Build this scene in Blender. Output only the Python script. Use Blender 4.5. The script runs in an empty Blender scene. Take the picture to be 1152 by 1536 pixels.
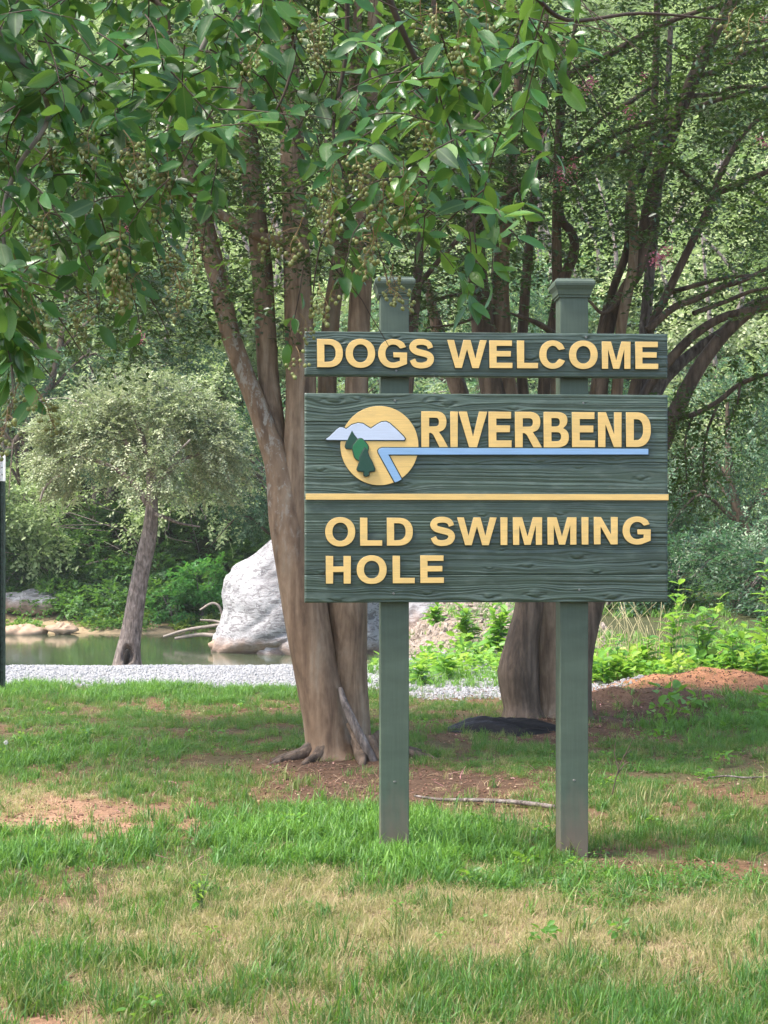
import bpy, bmesh, math, random
import numpy as np
from mathutils import Vector, Matrix, noise as mnoise
SC = bpy.context.scene
COL = SC.collection
rng = np.random.default_rng(7)
random.seed(7)
PI = math.pi

# ------------------------------------------------------------------ camera, sky, sun, exposure
cam_d = bpy.data.cameras.new('camera')
cam = bpy.data.objects.new('camera', cam_d); COL.objects.link(cam)
cam.location = (0, 0, 1.5); cam.rotation_euler = (math.radians(90), 0, 0)
cam_d.sensor_width = 36; cam_d.sensor_fit = 'AUTO'; cam_d.lens = 56.25
cam_d.shift_y = 52 / 1536
cam_d.clip_start = 0.05; cam_d.clip_end = 2000
SC.camera = cam
W = bpy.data.worlds.new("World"); SC.world = W; W.use_nodes = True
wn = W.node_tree.nodes; wn.clear()
sky = wn.new('ShaderNodeTexSky'); sky.sky_type = 'NISHITA'; sky.sun_disc = False
SUN_EL, SUN_AZ = 60.0, -108.0           # azimuth measured from +Y (away from the camera) towards +X
sky.sun_elevation = math.radians(SUN_EL); sky.sun_rotation = math.radians(SUN_AZ)
sky.air_density = 1.0; sky.dust_density = 3.5; sky.ozone_density = 1.0
bg = wn.new('ShaderNodeBackground'); bg.inputs[1].default_value = 0.10
wo = wn.new('ShaderNodeOutputWorld')
W.node_tree.links.new(sky.outputs[0], bg.inputs[0]); W.node_tree.links.new(bg.outputs[0], wo.inputs[0])
sl = bpy.data.lights.new('sun', 'SUN'); sl.energy = 1.5; sl.angle = math.radians(11); sl.color = (1, .95, .87)
sun = bpy.data.objects.new('sun', sl); COL.objects.link(sun)
_e, _a = math.radians(SUN_EL), math.radians(SUN_AZ)
sdir = Vector((math.cos(_e) * math.sin(_a), math.cos(_e) * math.cos(_a), math.sin(_e)))
sun.rotation_euler = sdir.to_track_quat('Z', 'Y').to_euler(); sun.location = sdir * 60
SC.view_settings.view_transform = 'Standard'; SC.view_settings.look = 'None'
SC.view_settings.gamma = 1; SC.view_settings.use_curve_mapping = False
SC.view_settings.exposure = 2.3
SC.render.engine = 'CYCLES'
SC.cycles.use_denoising = True
SC.cycles.max_bounces = 7; SC.cycles.diffuse_bounces = 4; SC.cycles.glossy_bounces = 3
SC.cycles.transmission_bounces = 4; SC.cycles.volume_bounces = 1; SC.cycles.transparent_max_bounces = 4

# ------------------------------------------------------------------ helpers
F = 2400.0
def P(px, py, Y):
    """a point of the place, from a direction and a distance"""
    return Vector(((px - 576) / F * Y, Y, 1.5 + (820 - py) / F * Y))
def PX(x, y): return 576 + F * x / y
def PY(y, z): return 820 - F * (z - 1.5) / y

def sstep(a, b, x):
    t = np.clip((x - a) / (b - a), 0, 1); return t * t * (3 - 2 * t)
_perm = np.random.default_rng(3).random((256, 256))
def vnoise(x, y, s=0):
    x = np.asarray(x, float) + 17.3 * s; y = np.asarray(y, float) + 9.7 * s
    xi = np.floor(x).astype(int); yi = np.floor(y).astype(int)
    fx = x - xi; fy = y - yi; fx = fx * fx * (3 - 2 * fx); fy = fy * fy * (3 - 2 * fy)
    g = lambda a, b: _perm[a & 255, b & 255]
    return (g(xi, yi) * (1 - fx) + g(xi + 1, yi) * fx) * (1 - fy) + (g(xi, yi + 1) * (1 - fx) + g(xi + 1, yi + 1) * fx) * fy
def fbm(x, y, s=0, o=4):
    v = 0; a = .5
    for i in range(o):
        v = v + a * vnoise(x * 2 ** i, y * 2 ** i, s + i * 3); a *= .5
    return v / (1 - .5 ** o)

def new_mesh(name, V, F_, mats=(), midx=None, smooth=False, attrs=None):
    """V (n,3); F_ an (m,k) array of faces or a list of such arrays"""
    me = bpy.data.meshes.new(name)
    V = np.asarray(V, np.float32).reshape(-1, 3)
    if not isinstance(F_, list): F_ = [F_]
    F_ = [np.asarray(f, np.int32) for f in F_ if len(f)]
    me.vertices.add(len(V)); me.vertices.foreach_set('co', V.ravel())
    loops = np.concatenate([f.ravel() for f in F_]); tot = np.concatenate([np.full(len(f), f.shape[1], np.int32) for f in F_])
    start = np.concatenate([[0], np.cumsum(tot)[:-1]]).astype(np.int32)
    me.loops.add(len(loops)); me.loops.foreach_set('vertex_index', loops.astype(np.int32))
    me.polygons.add(len(tot)); me.polygons.foreach_set('loop_start', start); me.polygons.foreach_set('loop_total', tot)
    if smooth: me.polygons.foreach_set('use_smooth', np.ones(len(tot), bool))
    for m in mats: me.materials.append(m)
    if midx is not None: me.polygons.foreach_set('material_index', np.asarray(midx, np.int32))
    for k, v in (attrs or {}).items():
        v = np.asarray(v, np.float32)
        if v.ndim == 1:
            a = me.attributes.new(k, 'FLOAT', 'POINT'); a.data.foreach_set('value', v)
        else:
            a = me.attributes.new(k, 'FLOAT_COLOR', 'POINT')
            a.data.foreach_set('color', np.concatenate([v, np.ones((len(v), 1))], 1).astype(np.float32).ravel())
    me.update(calc_edges=True)
    return me
def tag(o, label=None, cat=None, group=None, kind=None):
    if label: o['label'] = label
    if cat: o['category'] = cat
    if group: o['group'] = group
    if kind: o['kind'] = kind
    return o
def link(name, data, parent=None, loc=None, **kw):
    o = bpy.data.objects.new(name, data); COL.objects.link(o)
    if parent: o.parent = parent
    if loc is not None: o.location = loc
    return tag(o, **kw)
def empty(name, loc, rz=0, **kw):
    o = link(name, None, None, loc, **kw); o.rotation_euler = (0, 0, rz); o.empty_display_size = .1; return o

# ---- materials
def mat(name):
    m = bpy.data.materials.new(name); m.use_nodes = True
    nt = m.node_tree; nt.nodes.clear()
    out = nt.nodes.new('ShaderNodeOutputMaterial'); bs = nt.nodes.new('ShaderNodeBsdfPrincipled')
    nt.links.new(bs.outputs[0], out.inputs[0]); return m, nt, bs, out
def N(nt, t, **kw):
    n = nt.nodes.new(t)
    for k, v in kw.items():
        if k.startswith('i'): n.inputs[int(k[1:])].default_value = v
        else: setattr(n, k, v)
    return n
def ramp(nt, stops, src, interp='LINEAR'):
    r = nt.nodes.new('ShaderNodeValToRGB'); r.color_ramp.interpolation = interp
    els = r.color_ramp.elements
    while len(els) < len(stops): els.new(.5)
    for e, (p, c) in zip(els, stops):
        e.position = p; e.color = (*c, 1) if len(c) == 3 else c
    nt.links.new(src, r.inputs[0]); return r
def coords(nt, scale=(1, 1, 1), kind=3):
    tc = N(nt, 'ShaderNodeTexCoord'); mp = N(nt, 'ShaderNodeMapping'); mp.inputs['Scale'].default_value = scale
    nt.links.new(tc.outputs[kind], mp.inputs[0]); return mp.outputs[0]
def noise_tex(nt, vec, scale, detail=4, rough=.55, dist=0):
    n = N(nt, 'ShaderNodeTexNoise'); n.inputs['Scale'].default_value = scale; n.inputs['Detail'].default_value = detail
    n.inputs['Roughness'].default_value = rough; n.inputs['Distortion'].default_value = dist
    nt.links.new(vec, n.inputs['Vector']); return n
def bump(nt, bs, src, strength, dist):
    b = N(nt, 'ShaderNodeBump'); b.inputs['Strength'].default_value = strength; b.inputs['Distance'].default_value = dist
    nt.links.new(src, b.inputs['Height']); nt.links.new(b.outputs[0], bs.inputs['Normal']); return b
def mixc(nt, fac, a, b, mode='MIX'):
    m = N(nt, 'ShaderNodeMix', data_type='RGBA', blend_type=mode)
    for s, v in ((m.inputs[0], fac), (m.inputs[6], a), (m.inputs[7], b)):
        if hasattr(v, 'links') or isinstance(v, bpy.types.NodeSocket): nt.links.new(v, s)
        else: s.default_value = v if not isinstance(v, tuple) else (*v, 1)
    return m.outputs[2]

def leaf_mat(name, stops, rough=.4, trans=.35, tcol=(.35, .6, .08), src='geo', spec=.5):
    m, nt, bs, out = mat(name)
    if src == 'obj': s = N(nt, 'ShaderNodeObjectInfo').outputs['Random']
    else:
        at = N(nt, 'ShaderNodeAttribute'); at.attribute_name = 'tint'
        at.attribute_type = 'INSTANCER' if src == 'inst' else 'GEOMETRY'; s = at.outputs['Fac']
    r = ramp(nt, stops, s)
    nz = noise_tex(nt, coords(nt, kind=3), 9 if src != 'obj' else 30, 2)
    c = mixc(nt, .35, r.outputs[0], ramp(nt, [(.3, (.6, .6, .6)), (.7, (1.35, 1.35, 1.3))], nz.outputs[0]).outputs[0], 'MULTIPLY')
    nt.links.new(c, bs.inputs['Base Color']); bs.inputs['Roughness'].default_value = rough
    bs.inputs['Specular IOR Level'].default_value = spec
    tr = N(nt, 'ShaderNodeBsdfTranslucent'); tc = mixc(nt, .55, c, tcol)
    nt.links.new(tc, tr.inputs[0])
    mx = N(nt, 'ShaderNodeMixShader', i0=trans)
    nt.links.new(bs.outputs[0], mx.inputs[1]); nt.links.new(tr.outputs[0], mx.inputs[2]); nt.links.new(mx.outputs[0], out.inputs[0])
    return m

def bark_mat(name, stops, vscale=(9, 9, 1.3), lichen=.0, rough=.75, bmp=.5, sc=1.0, bd=.012):
    m, nt, bs, out = mat(name)
    v = coords(nt, vscale); n = noise_tex(nt, v, 1.4 * sc, 6, .6, .6); r = ramp(nt, stops, n.outputs[0])
    n2 = noise_tex(nt, coords(nt, (22, 22, 14)), 1.0, 3)
    c = mixc(nt, .5, r.outputs[0], ramp(nt, [(.3, (.65, .65, .65)), (.7, (1.2, 1.2, 1.2))], n2.outputs[0]).outputs[0], 'MULTIPLY')
    if lichen:
        n3 = noise_tex(nt, coords(nt, (11, 11, 5)), 1.7, 7, .75, .5)
        f = ramp(nt, [(.53, (0, 0, 0)), (.60, (lichen,) * 3)], n3.outputs[0])
        sz_ = N(nt, 'ShaderNodeSeparateXYZ'); tz = N(nt, 'ShaderNodeTexCoord'); nt.links.new(tz.outputs[3], sz_.inputs[0])
        mr = N(nt, 'ShaderNodeMapRange'); mr.inputs[1].default_value = 1.3; mr.inputs[2].default_value = 2.0; nt.links.new(sz_.outputs[2], mr.inputs[0])
        mm = N(nt, 'ShaderNodeMath', operation='MULTIPLY'); nt.links.new(f.outputs[0], mm.inputs[0]); nt.links.new(mr.outputs[0], mm.inputs[1])
        c = mixc(nt, mm.outputs[0], c, (.36, .34, .29))
    nt.links.new(c, bs.inputs['Base Color']); bs.inputs['Roughness'].default_value = rough
    bs.inputs['Specular IOR Level'].default_value = .25
    n4 = noise_tex(nt, coords(nt, (30, 30, 4)), 1.2, 5, .65, .3)
    bump(nt, bs, n4.outputs[0], bmp, bd); return m

def plain(name, c, rough=.6, metal=0, var=.25, scale=12, bmp=.1, bscale=60, spec=.5):
    m, nt, bs, out = mat(name)
    n = noise_tex(nt, coords(nt), scale, 5)
    r = ramp(nt, [(.3, tuple(k * (1 - var) for k in c)), (.7, tuple(min(1, k * (1 + var)) for k in c))], n.outputs[0])
    nt.links.new(r.outputs[0], bs.inputs['Base Color']); bs.inputs['Roughness'].default_value = rough
    bs.inputs['Metallic'].default_value = metal; bs.inputs['Specular IOR Level'].default_value = spec
    if bmp: bump(nt, bs, noise_tex(nt, coords(nt), bscale, 4).outputs[0], bmp, .01)
    return m

def paint_mat(name, c, var=.12, rough=.5, grain=.35, gscale=(3, 1, 160), spec=.4, wear=None, bd=.0015):
    """painted timber; local X runs along the boards"""
    m, nt, bs, out = mat(name)
    n = noise_tex(nt, coords(nt, (2, 2, 6)), 2.2, 5)
    r = ramp(nt, [(.3, tuple(k * (1 - var) for k in c)), (.7, tuple(k * (1 + var) for k in c))], n.outputs[0])
    g = noise_tex(nt, coords(nt, gscale), 1.0, 4, .6, .4)
    c2 = mixc(nt, .35, r.outputs[0], ramp(nt, [(.3, (.72, .72, .72)), (.65, (1.18, 1.18, 1.18))], g.outputs[0]).outputs[0], 'MULTIPLY')
    if wear:
        w = noise_tex(nt, coords(nt, (2.5, 2.5, 9)), 3.2, 6, .65)
        c2 = mixc(nt, ramp(nt, [(.50, (0, 0, 0)), (.68, (.65,) * 3)], w.outputs[0]).outputs[0], c2, wear)
    nt.links.new(c2, bs.inputs['Base Color']); bs.inputs['Roughness'].default_value = rough
    bs.inputs['Specular IOR Level'].default_value = spec
    bump(nt, bs, g.outputs[0], grain, bd); return m

M = {}
M['green'] = paint_mat('green_paint', (.048, .076, .056), rough=.4, spec=.6, wear=(.10, .135, .115), var=.2)
M['post_green'] = paint_mat('post_green_paint', (.072, .10, .074), rough=.5, gscale=(120, 120, 5), grain=.3, var=.16)
nt = M['green'].node_tree; bs = [q for q in nt.nodes if q.type == 'BSDF_PRINCIPLED'][0]; src_ = bs.inputs['Base Color'].links[0].from_socket   # every plank took the paint a little differently
oi_ = N(nt, 'ShaderNodeObjectInfo'); nt.links.new(mixc(nt, 1.0, src_, ramp(nt, [(0, (.82, .84, .84)), (1, (1.22, 1.18, 1.15))], oi_.outputs['Random']).outputs[0], 'MULTIPLY'), bs.inputs['Base Color'])
M['edge'] = plain('dark_green_edge', (.02, .04, .03), .6)
M['yellow'] = paint_mat('yellow_paint', (.74, .50, .18), var=.08, wear=(.60, .42, .17), rough=.5, grain=.5, gscale=(6, 1, 240))
M['skyblue'] = paint_mat('blue_paint', (.24, .40, .62), var=.05, gscale=(6, 1, 200), grain=.2)
M['pale'] = paint_mat('pale_blue_paint', (.50, .57, .70), var=.05, gscale=(6, 1, 200), grain=.2)
M['darktree'] = paint_mat('pine_green_paint', (.016, .062, .042), var=.1, gscale=(6, 1, 200), grain=.2)
M['midtree'] = paint_mat('leaf_green_paint', (.02, .15, .06), var=.1, gscale=(6, 1, 200), grain=.2)
M['bark'] = bark_mat('crape_bark', [(.28, (.085, .055, .036)), (.45, (.19, .128, .082)), (.55, (.27, .19, .125)), (.72, (.33, .26, .19))], lichen=.0, bmp=.7, rough=.62, bd=.02)
M['bark_lichen'] = bark_mat('crape_bark_lichen', [(.28, (.10, .064, .042)), (.45, (.20, .13, .082)), (.58, (.27, .185, .12)), (.75, (.32, .25, .18))], lichen=.7, bmp=.5)
M['bark_dark'] = bark_mat('crape_bark_shaded', [(.28, (.045, .033, .025)), (.5, (.125, .088, .062)), (.72, (.25, .18, .13))], lichen=.0, bmp=.9, rough=.6, bd=.03)  # darker copy of the crape bark, with shade put into its colour
M['bark_grey'] = bark_mat('rough_grey_bark', [(.3, (.07, .058, .05)), (.5, (.20, .165, .145)), (.7, (.36, .31, .28))], vscale=(16, 16, 5), bmp=1.0, bd=.04)
M['twig'] = plain('twig_brown', (.07, .045, .03), .7, bmp=0)
M['twig_pale'] = bark_mat('pale_twig', [(.3, (.16, .13, .11)), (.6, (.32, .28, .24))], vscale=(30, 30, 30), bmp=.3, bd=.002)
M['deadwood'] = plain('bleached_wood', (.22, .185, .155), .8, scale=8)

# ------------------------------------------------------------------ geometry helpers
def catmull(pts, rad, n=6):
    pts = [np.array(p, float) for p in pts]; out = []; ro = []
    pp = [2 * pts[0] - pts[1]] + pts + [2 * pts[-1] - pts[-2]]; rr = [rad[0]] + list(rad) + [rad[-1]]
    for i in range(1, len(pp) - 2):
        for j in range(n):
            t = j / n
            a, b, c, d = pp[i - 1:i + 3]
            out.append(.5 * (2 * b + (c - a) * t + (2 * a - 5 * b + 4 * c - d) * t * t + (3 * b - a - 3 * c + d) * t ** 3))
            ro.append(rr[i] * (1 - t) + rr[i + 1] * t)
    out.append(pts[-1]); ro.append(rad[-1]); return np.array(out), np.array(ro)
def tube(pts, rad, sides=12, n=6, lump=.0, seed=0, cap=True):
    C, R = catmull(pts, rad, n) if n else (np.array(pts, float), np.array(rad, float))
    T = np.gradient(C, axis=0); T /= np.linalg.norm(T, axis=1)[:, None] + 1e-9
    ref = np.array([0, -1., 0]) if abs(T[0][1]) < .9 else np.array([1., 0, 0])
    V = []
    a = np.arange(sides) / sides * 2 * PI
    for i in range(len(C)):
        u = ref - T[i] * ref.dot(T[i]); u /= np.linalg.norm(u) + 1e-9; ref = u
        w = np.cross(T[i], u)
        r = np.full(sides, R[i])
        if lump:
            s = i / max(1, n)
            r = r * (1 + lump * (np.sin(a * 2 + seed + s * .5) * .5 + .35 * np.sin(a * 3 + seed * 2.3 - s * .4) + .25 * np.sin(a * 5 + seed * 1.7 + s * .8)
                                 + .35 * np.sin(s * 2.1 + seed + a)))
        V.append(C[i] + np.outer(np.cos(a) * r, u) + np.outer(np.sin(a) * r, w))
    V = np.concatenate(V); k = len(C)
    i, j = np.meshgrid(np.arange(k - 1), np.arange(sides), indexing='ij')
    b = i * sides + j; b2 = i * sides + (j + 1) % sides
    Q = np.stack([b, b2, b2 + sides, b + sides], -1).reshape(-1, 4)
    if cap:
        V = np.concatenate([V, C[-1:] + T[-1:] * R[-1] * .5]); c = len(V) - 1; l = (k - 1) * sides
        jj = np.arange(sides); Tt = np.stack([l + jj, l + (jj + 1) % sides, np.full(sides, c)], -1)
        return V, Q, Tt
    return V, Q, np.zeros((0, 3), int)
class Acc:
    """gathers pieces of one mesh"""
    def __init__(s): s.V = []; s.Q = []; s.T = []; s.n = 0; s.A = []; s.mq = []; s.mt = []
    def add(s, V, Q=None, T=None, tint=0.5, mi=0):
        V = np.asarray(V, float).reshape(-1, 3)
        if Q is not None and len(Q): s.Q.append(np.asarray(Q) + s.n); s.mq.append(np.full(len(Q), mi))
        if T is not None and len(T): s.T.append(np.asarray(T) + s.n); s.mt.append(np.full(len(T), mi))
        s.V.append(V); s.n += len(V); s.A.append(np.broadcast_to(np.asarray(tint, float), (len(V),)))
        return s
    def mesh(s, name, mats, smooth=False, origin=(0, 0, 0)):
        V = np.concatenate(s.V) - np.array(origin)
        fs = []; mi = []
        if s.Q: fs.append(np.concatenate(s.Q)); mi.append(np.concatenate(s.mq))
        if s.T: fs.append(np.concatenate(s.T)); mi.append(np.concatenate(s.mt))
        return new_mesh(name, V, fs, mats, np.concatenate(mi), smooth, {'tint': np.concatenate(s.A)})
def nrm(v): return v / (np.linalg.norm(v, axis=-1, keepdims=True) + 1e-9)
def leaves(Pp, D, Nn, L, Wd, fold=.18, droop=.1, six=False):
    """many folded leaves at once: base Pp, direction D, upper side Nn"""
    D = nrm(D); S = nrm(np.cross(D, Nn)); U = np.cross(S, D)
    L = np.asarray(L).reshape(-1, 1) * np.ones((len(Pp), 1)); Wd = np.asarray(Wd).reshape(-1, 1) * np.ones((len(Pp), 1)); n = len(Pp)
    i = np.arange(n)[:, None]
    if not six:
        V = np.stack([Pp, Pp + D * L * .45 + S * Wd * .5 + U * Wd * fold, Pp + D * L - U * L * droop, Pp + D * L * .45 - S * Wd * .5 + U * Wd * fold], 1)
        T = np.concatenate([i * 4 + np.array([0, 1, 2]), i * 4 + np.array([0, 2, 3])]); return V.reshape(-1, 3), T, 4
    V = np.stack([Pp, Pp + D * L * .3 + S * Wd * .45 + U * Wd * fold, Pp + D * L * .68 + S * Wd * .42 + U * Wd * fold - U * L * droop * .4,
                  Pp + D * L - U * L * droop, Pp + D * L * .68 - S * Wd * .42 + U * Wd * fold - U * L * droop * .4, Pp + D * L * .3 - S * Wd * .45 + U * Wd * fold], 1)
    T = np.concatenate([i * 6 + np.array(t) for t in ([0, 1, 2], [0, 2, 3], [0, 3, 4], [0, 4, 5])]); return V.reshape(-1, 3), T, 6
def sprigs(acc, C, D, k, length, leafL, leafW, tint, jit=.35, stem=0.0, six=False, seed=0):
    """leafy shoots: starts C, directions D, k leaves on each; goes into acc"""
    r = np.random.default_rng(seed); n = len(C); D = nrm(D)
    side = nrm(np.cross(D, np.array([0, 0, 1.]) + r.normal(0, .2, (n, 3)))); up = np.cross(side, D)
    length = np.asarray(length) * np.ones(n)
    for j in range(k):
        t = (j + .5) / k
        c = C + D * (length * t)[:, None] - np.array([0, 0, 1.]) * (length * .22 * t * t)[:, None]
        s = side * (1 if j % 2 else -1)
        d = nrm(D * .7 + s * .8 + r.normal(0, jit, (n, 3))); nn = nrm(up + r.normal(0, jit, (n, 3)) + np.array([0, 0, .3]))
        l = leafL * r.uniform(.7, 1.15, n)
        V, T, m = leaves(c, d, nn, l, l * leafW / leafL, six=six)
        acc.add(V, None, T, np.repeat(np.clip(tint + r.normal(0, .13, n), 0, 1), m))
    if stem:
        a = C; b = C + D * length[:, None] - np.array([0, 0, 1.]) * (length * .2)[:, None]
        V = np.stack([a + side * stem, a - side * stem, a + up * stem, b], 1).reshape(-1, 3); i = np.arange(n)[:, None] * 4
        acc.add(V, None, np.concatenate([i + np.array([0, 1, 3]), i + np.array([1, 2, 3]), i + np.array([2, 0, 3])]), .5, mi=1)

def scatter(name, protos, pts, idx, rot, scl, tint, **kw):
    """one object that sets small pieces out over a set of points"""
    pts = np.asarray(pts, np.float32); n = len(pts)
    me = bpy.data.meshes.new(name); me.vertices.add(n); me.vertices.foreach_set('co', pts.ravel())
    a = me.attributes.new('idx', 'INT', 'POINT'); a.data.foreach_set('value', np.asarray(idx, np.int32))
    a = me.attributes.new('rot', 'FLOAT_VECTOR', 'POINT'); a.data.foreach_set('vector', np.asarray(rot, np.float32).ravel())
    a = me.attributes.new('scl', 'FLOAT_VECTOR', 'POINT'); a.data.foreach_set('vector', np.asarray(scl, np.float32).ravel())
    a = me.attributes.new('tint', 'FLOAT', 'POINT'); a.data.foreach_set('value', np.asarray(tint, np.float32))
    o = link(name, me, kind='stuff', **kw)
    ng = bpy.data.node_groups.new(name + '_nodes', 'GeometryNodeTree')
    ng.interface.new_socket('Geometry', in_out='INPUT', socket_type='NodeSocketGeometry')
    ng.interface.new_socket('Geometry', in_out='OUTPUT', socket_type='NodeSocketGeometry')
    gi = ng.nodes.new('NodeGroupInput'); go = ng.nodes.new('NodeGroupOutput'); jn = ng.nodes.new('GeometryNodeJoinGeometry')
    def named(nm, ty):
        x = ng.nodes.new('GeometryNodeInputNamedAttribute'); x.data_type = ty; x.inputs[0].default_value = nm; return x.outputs[0]
    ai = named('idx', 'INT'); ar = named('rot', 'FLOAT_VECTOR'); as_ = named('scl', 'FLOAT_VECTOR')
    e2r = ng.nodes.new('FunctionNodeEulerToRotation'); ng.links.new(ar, e2r.inputs[0])
    for k, pm in enumerate(protos):
        po = bpy.data.objects.new(pm.name, pm); po['kind'] = 'stuff'
        oi = ng.nodes.new('GeometryNodeObjectInfo'); oi.inputs['Object'].default_value = po; oi.inputs['As Instance'].default_value = True
        cmp_ = ng.nodes.new('FunctionNodeCompare'); cmp_.data_type = 'INT'; cmp_.operation = 'EQUAL'
        ng.links.new(ai, cmp_.inputs[2]); cmp_.inputs[3].default_value = k
        ip = ng.nodes.new('GeometryNodeInstanceOnPoints')
        ng.links.new(gi.outputs[0], ip.inputs['Points']); ng.links.new(cmp_.outputs[0], ip.inputs['Selection'])
        ng.links.new(oi.outputs['Geometry'], ip.inputs['Instance']); ng.links.new(e2r.outputs[0], ip.inputs['Rotation'])
        ng.links.new(as_, ip.inputs['Scale']); ng.links.new(ip.outputs[0], jn.inputs[0])
    ng.links.new(jn.outputs[0], go.inputs[0])
    md = o.modifiers.new('scatter', 'NODES'); md.node_group = ng
    return o

# ------------------------------------------------------------------ the ground
def mound(x, y, cx, cy, rx, ry, h):
    d = ((x - cx) / rx) ** 2 + ((y - cy) / ry) ** 2
    return h * np.exp(-d * 1.1)
WATER = -1.0
def H(x, y):
    x = np.asarray(x, float); y = np.asarray(y, float)
    near = (fbm(x * .9, y * .9, 1, 3) - .5) * .07 + (fbm(x * 5, y * 5, 2, 3) - .5) * .02
    near = near - .05 * sstep(.2, 2.5, x) * sstep(10, 7, y)
    near = near + mound(x, y, 3.3, 15.9, 1.2, .75, .25) + mound(x, y, 2.3, 14.6, .95, .55, .22)
    near = near + mound(x, y, -.33, 11.2, .5, .4, .012) + mound(x, y, 1.43, 13.5, .6, .5, .05)
    mk = np.clip(mound(x, y, 3.3, 15.9, 1.25, .75, 1) + mound(x, y, 2.3, 14.6, .95, .55, 1), 0, 1)
    near = near + mk * (fbm(x * 3.3, y * 3.3, 41, 4) - .5) * .16
    r = sstep(-.5, 1.0, x - (y - 20) * .02)
    left = -sstep(19.6, 25, y) * .5 - sstep(25, 29.5, y) * 1.3
    right = sstep(19, 27, y) * .62 - sstep(31, 37, y) * 2.3
    mid = left * (1 - r) + right * r
    yb = y + (fbm(x * .15, y * 0, 5, 3) - .5) * 5 - np.clip(-x - 3, 0, 9) * .1
    far = sstep(43, 46.5, yb) * .95 + sstep(46, 50, yb) * .6 + np.clip(yb - 49, 0, 110) * .56 + sstep(49, 53, yb) * 1.5
    hill = (fbm(x * .12, y * .12, 8, 3) - .5) * 5 * sstep(50, 60, y)
    return near * sstep(60, 25, y) + mid + far + hill
xs = np.concatenate([-np.geomspace(140, 5.2, 50), np.arange(-5.1, 5.6, .05), np.geomspace(5.7, 140, 50)])
ys = np.concatenate([np.linspace(-40, 2.5, 16), np.arange(2.6, 20.5, .05), np.arange(20.6, 56, .22), np.geomspace(56.5, 170, 40)])
X, Yg = np.meshgrid(xs, ys, indexing='ij'); Z = H(X, Yg)
def blobs(px, py, L):
    v = np.zeros(np.shape(px))
    for cx, cy, rx, ry, s in L:
        d = ((px - cx) / rx) ** 2 + ((py - cy) / ry) ** 2
        v = np.maximum(v, s * np.exp(-d * d * .8))
    return v
DIRT = [(90, 1228, 230, 30, 1), (30, 1175, 110, 20, .8), (250, 1250, 60, 14, .6), (60, 1520, 110, 32, 1), (620, 1182, 250, 34, 1), (490, 1165, 120, 30, 1), (720, 1195, 130, 24, 1), (820, 1100, 150, 24, .9),
        (1060, 1300, 150, 16, .9), (960, 1060, 110, 45, 1), (1075, 1040, 110, 40, 1), (250, 1062, 80, 10, .7), (330, 1150, 60, 8, .4), (400, 1060, 120, 7, .6),
        (1080, 1190, 120, 12, .5), (480, 1420, 60, 10, .4), (220, 1350, 60, 14, .5), (900, 1190, 80, 16, .4), (700, 1040, 70, 22, .7), (1010,1505,60,16,.5)]
STRAW = [(640, 1385, 520, 62, 1), (1000, 1400, 330, 60, .9), (330, 1350, 170, 40, .7), (420, 1460, 420, 60, .7), (900, 1480, 400, 70, .62), (500, 1530, 700, 45, .75), (150, 1440, 220, 70, .7), (40, 1205, 90, 30, .8), (860, 1235, 200, 24, .35)]
LUSH = [(500, 1265, 260, 46, 1), (640, 1290, 160, 30, 1), (60, 1290, 260, 28, .7), (60, 1400, 130, 60, .35), (220, 1035, 330, 14, 1), (120, 1130, 120, 26, .6), (1080, 1085, 130, 22, 1), (720, 1010, 80, 26, .9),
        (930, 1325, 260, 20, .8), (560, 1520, 240, 30, .2), (1080, 1520, 120, 30, .3)]
yy = np.clip(Yg, 2.5, None)
gpx = PX(X, yy) + (fbm(X * 3, Yg * 3, 21) - .5) * 90; gpy = PY(yy, 0) + (fbm(X * 3, Yg * 3, 22) - .5) * 34 * np.clip(8 / yy, .3, 1.2)
inn = ((Yg > 4) & (Yg < 20))
soil = np.array([.16, .088, .052]); turf = np.array([.10, .088, .045]); straw = np.array([.36, .25, .165]); redd = np.array([.52, .245, .125])
mulch = np.array([.10, .062, .042]); grav = np.array([.26, .26, .26]); sand = np.array([.36, .27, .17]); wood = np.array([.06, .065, .03])
colr = np.ones(X.shape + (3,)) * turf
def mixin(c, w): 
    global colr
    colr = colr * (1 - w[..., None]) + c * w[..., None]
nzc = fbm(X * 2.2, Yg * 2.2, 30)
mixin(soil, sstep(.45, .7, nzc) * .6)
mixin(straw, np.where(inn, blobs(gpx, gpy, STRAW), 0) * .75)
dm = np.where(inn, blobs(gpx, gpy, DIRT), 0)
mixin(soil * 1.15, dm * .9)
pinkd = blobs(gpx, gpy, [(100, 1235, 190, 34, 1), (60, 1520, 120, 36, 1)]) * inn
mixin(np.array([.36, .215, .14]), pinkd * .8)
mixin(mulch, np.where(inn, blobs(gpx, gpy, [(620, 1180, 240, 30, 1), (820, 1095, 150, 26, 1), (490, 1150, 80, 22, 1), (960,1075,120,24,1)]), 0))
road = sstep(16.9, 17.3, Yg + (nzc - .5) * .6 + 1.2 * sstep(.0, .5, X)) * sstep(22, 20.5, Yg)
road = road * (1 - sstep(1.6, 2.6, X))
mixin(grav, road)
mixin(redd, np.clip(mound(X, Yg, 3.25, 16.0, 1.05, .75, .30) / .30 * 1.8 - .3, 0, 1))
mixin(mulch * 1.25, np.clip(mound(X, Yg, 2.3, 14.6, .95, .55, .17) / .17 * 1.8 - .4, 0, 1))
rub = sstep(20.5, 22, Yg) * sstep(40, 34, Yg) * sstep(3.2, 2.4, X)
mixin(wood, sstep(20.5, 23, Yg) * sstep(2.4, 3.4, X))
mixin(np.array([.25, .20, .15]), rub)
mixin(sand, sstep(41, 43, Yg) * .9)
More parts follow.
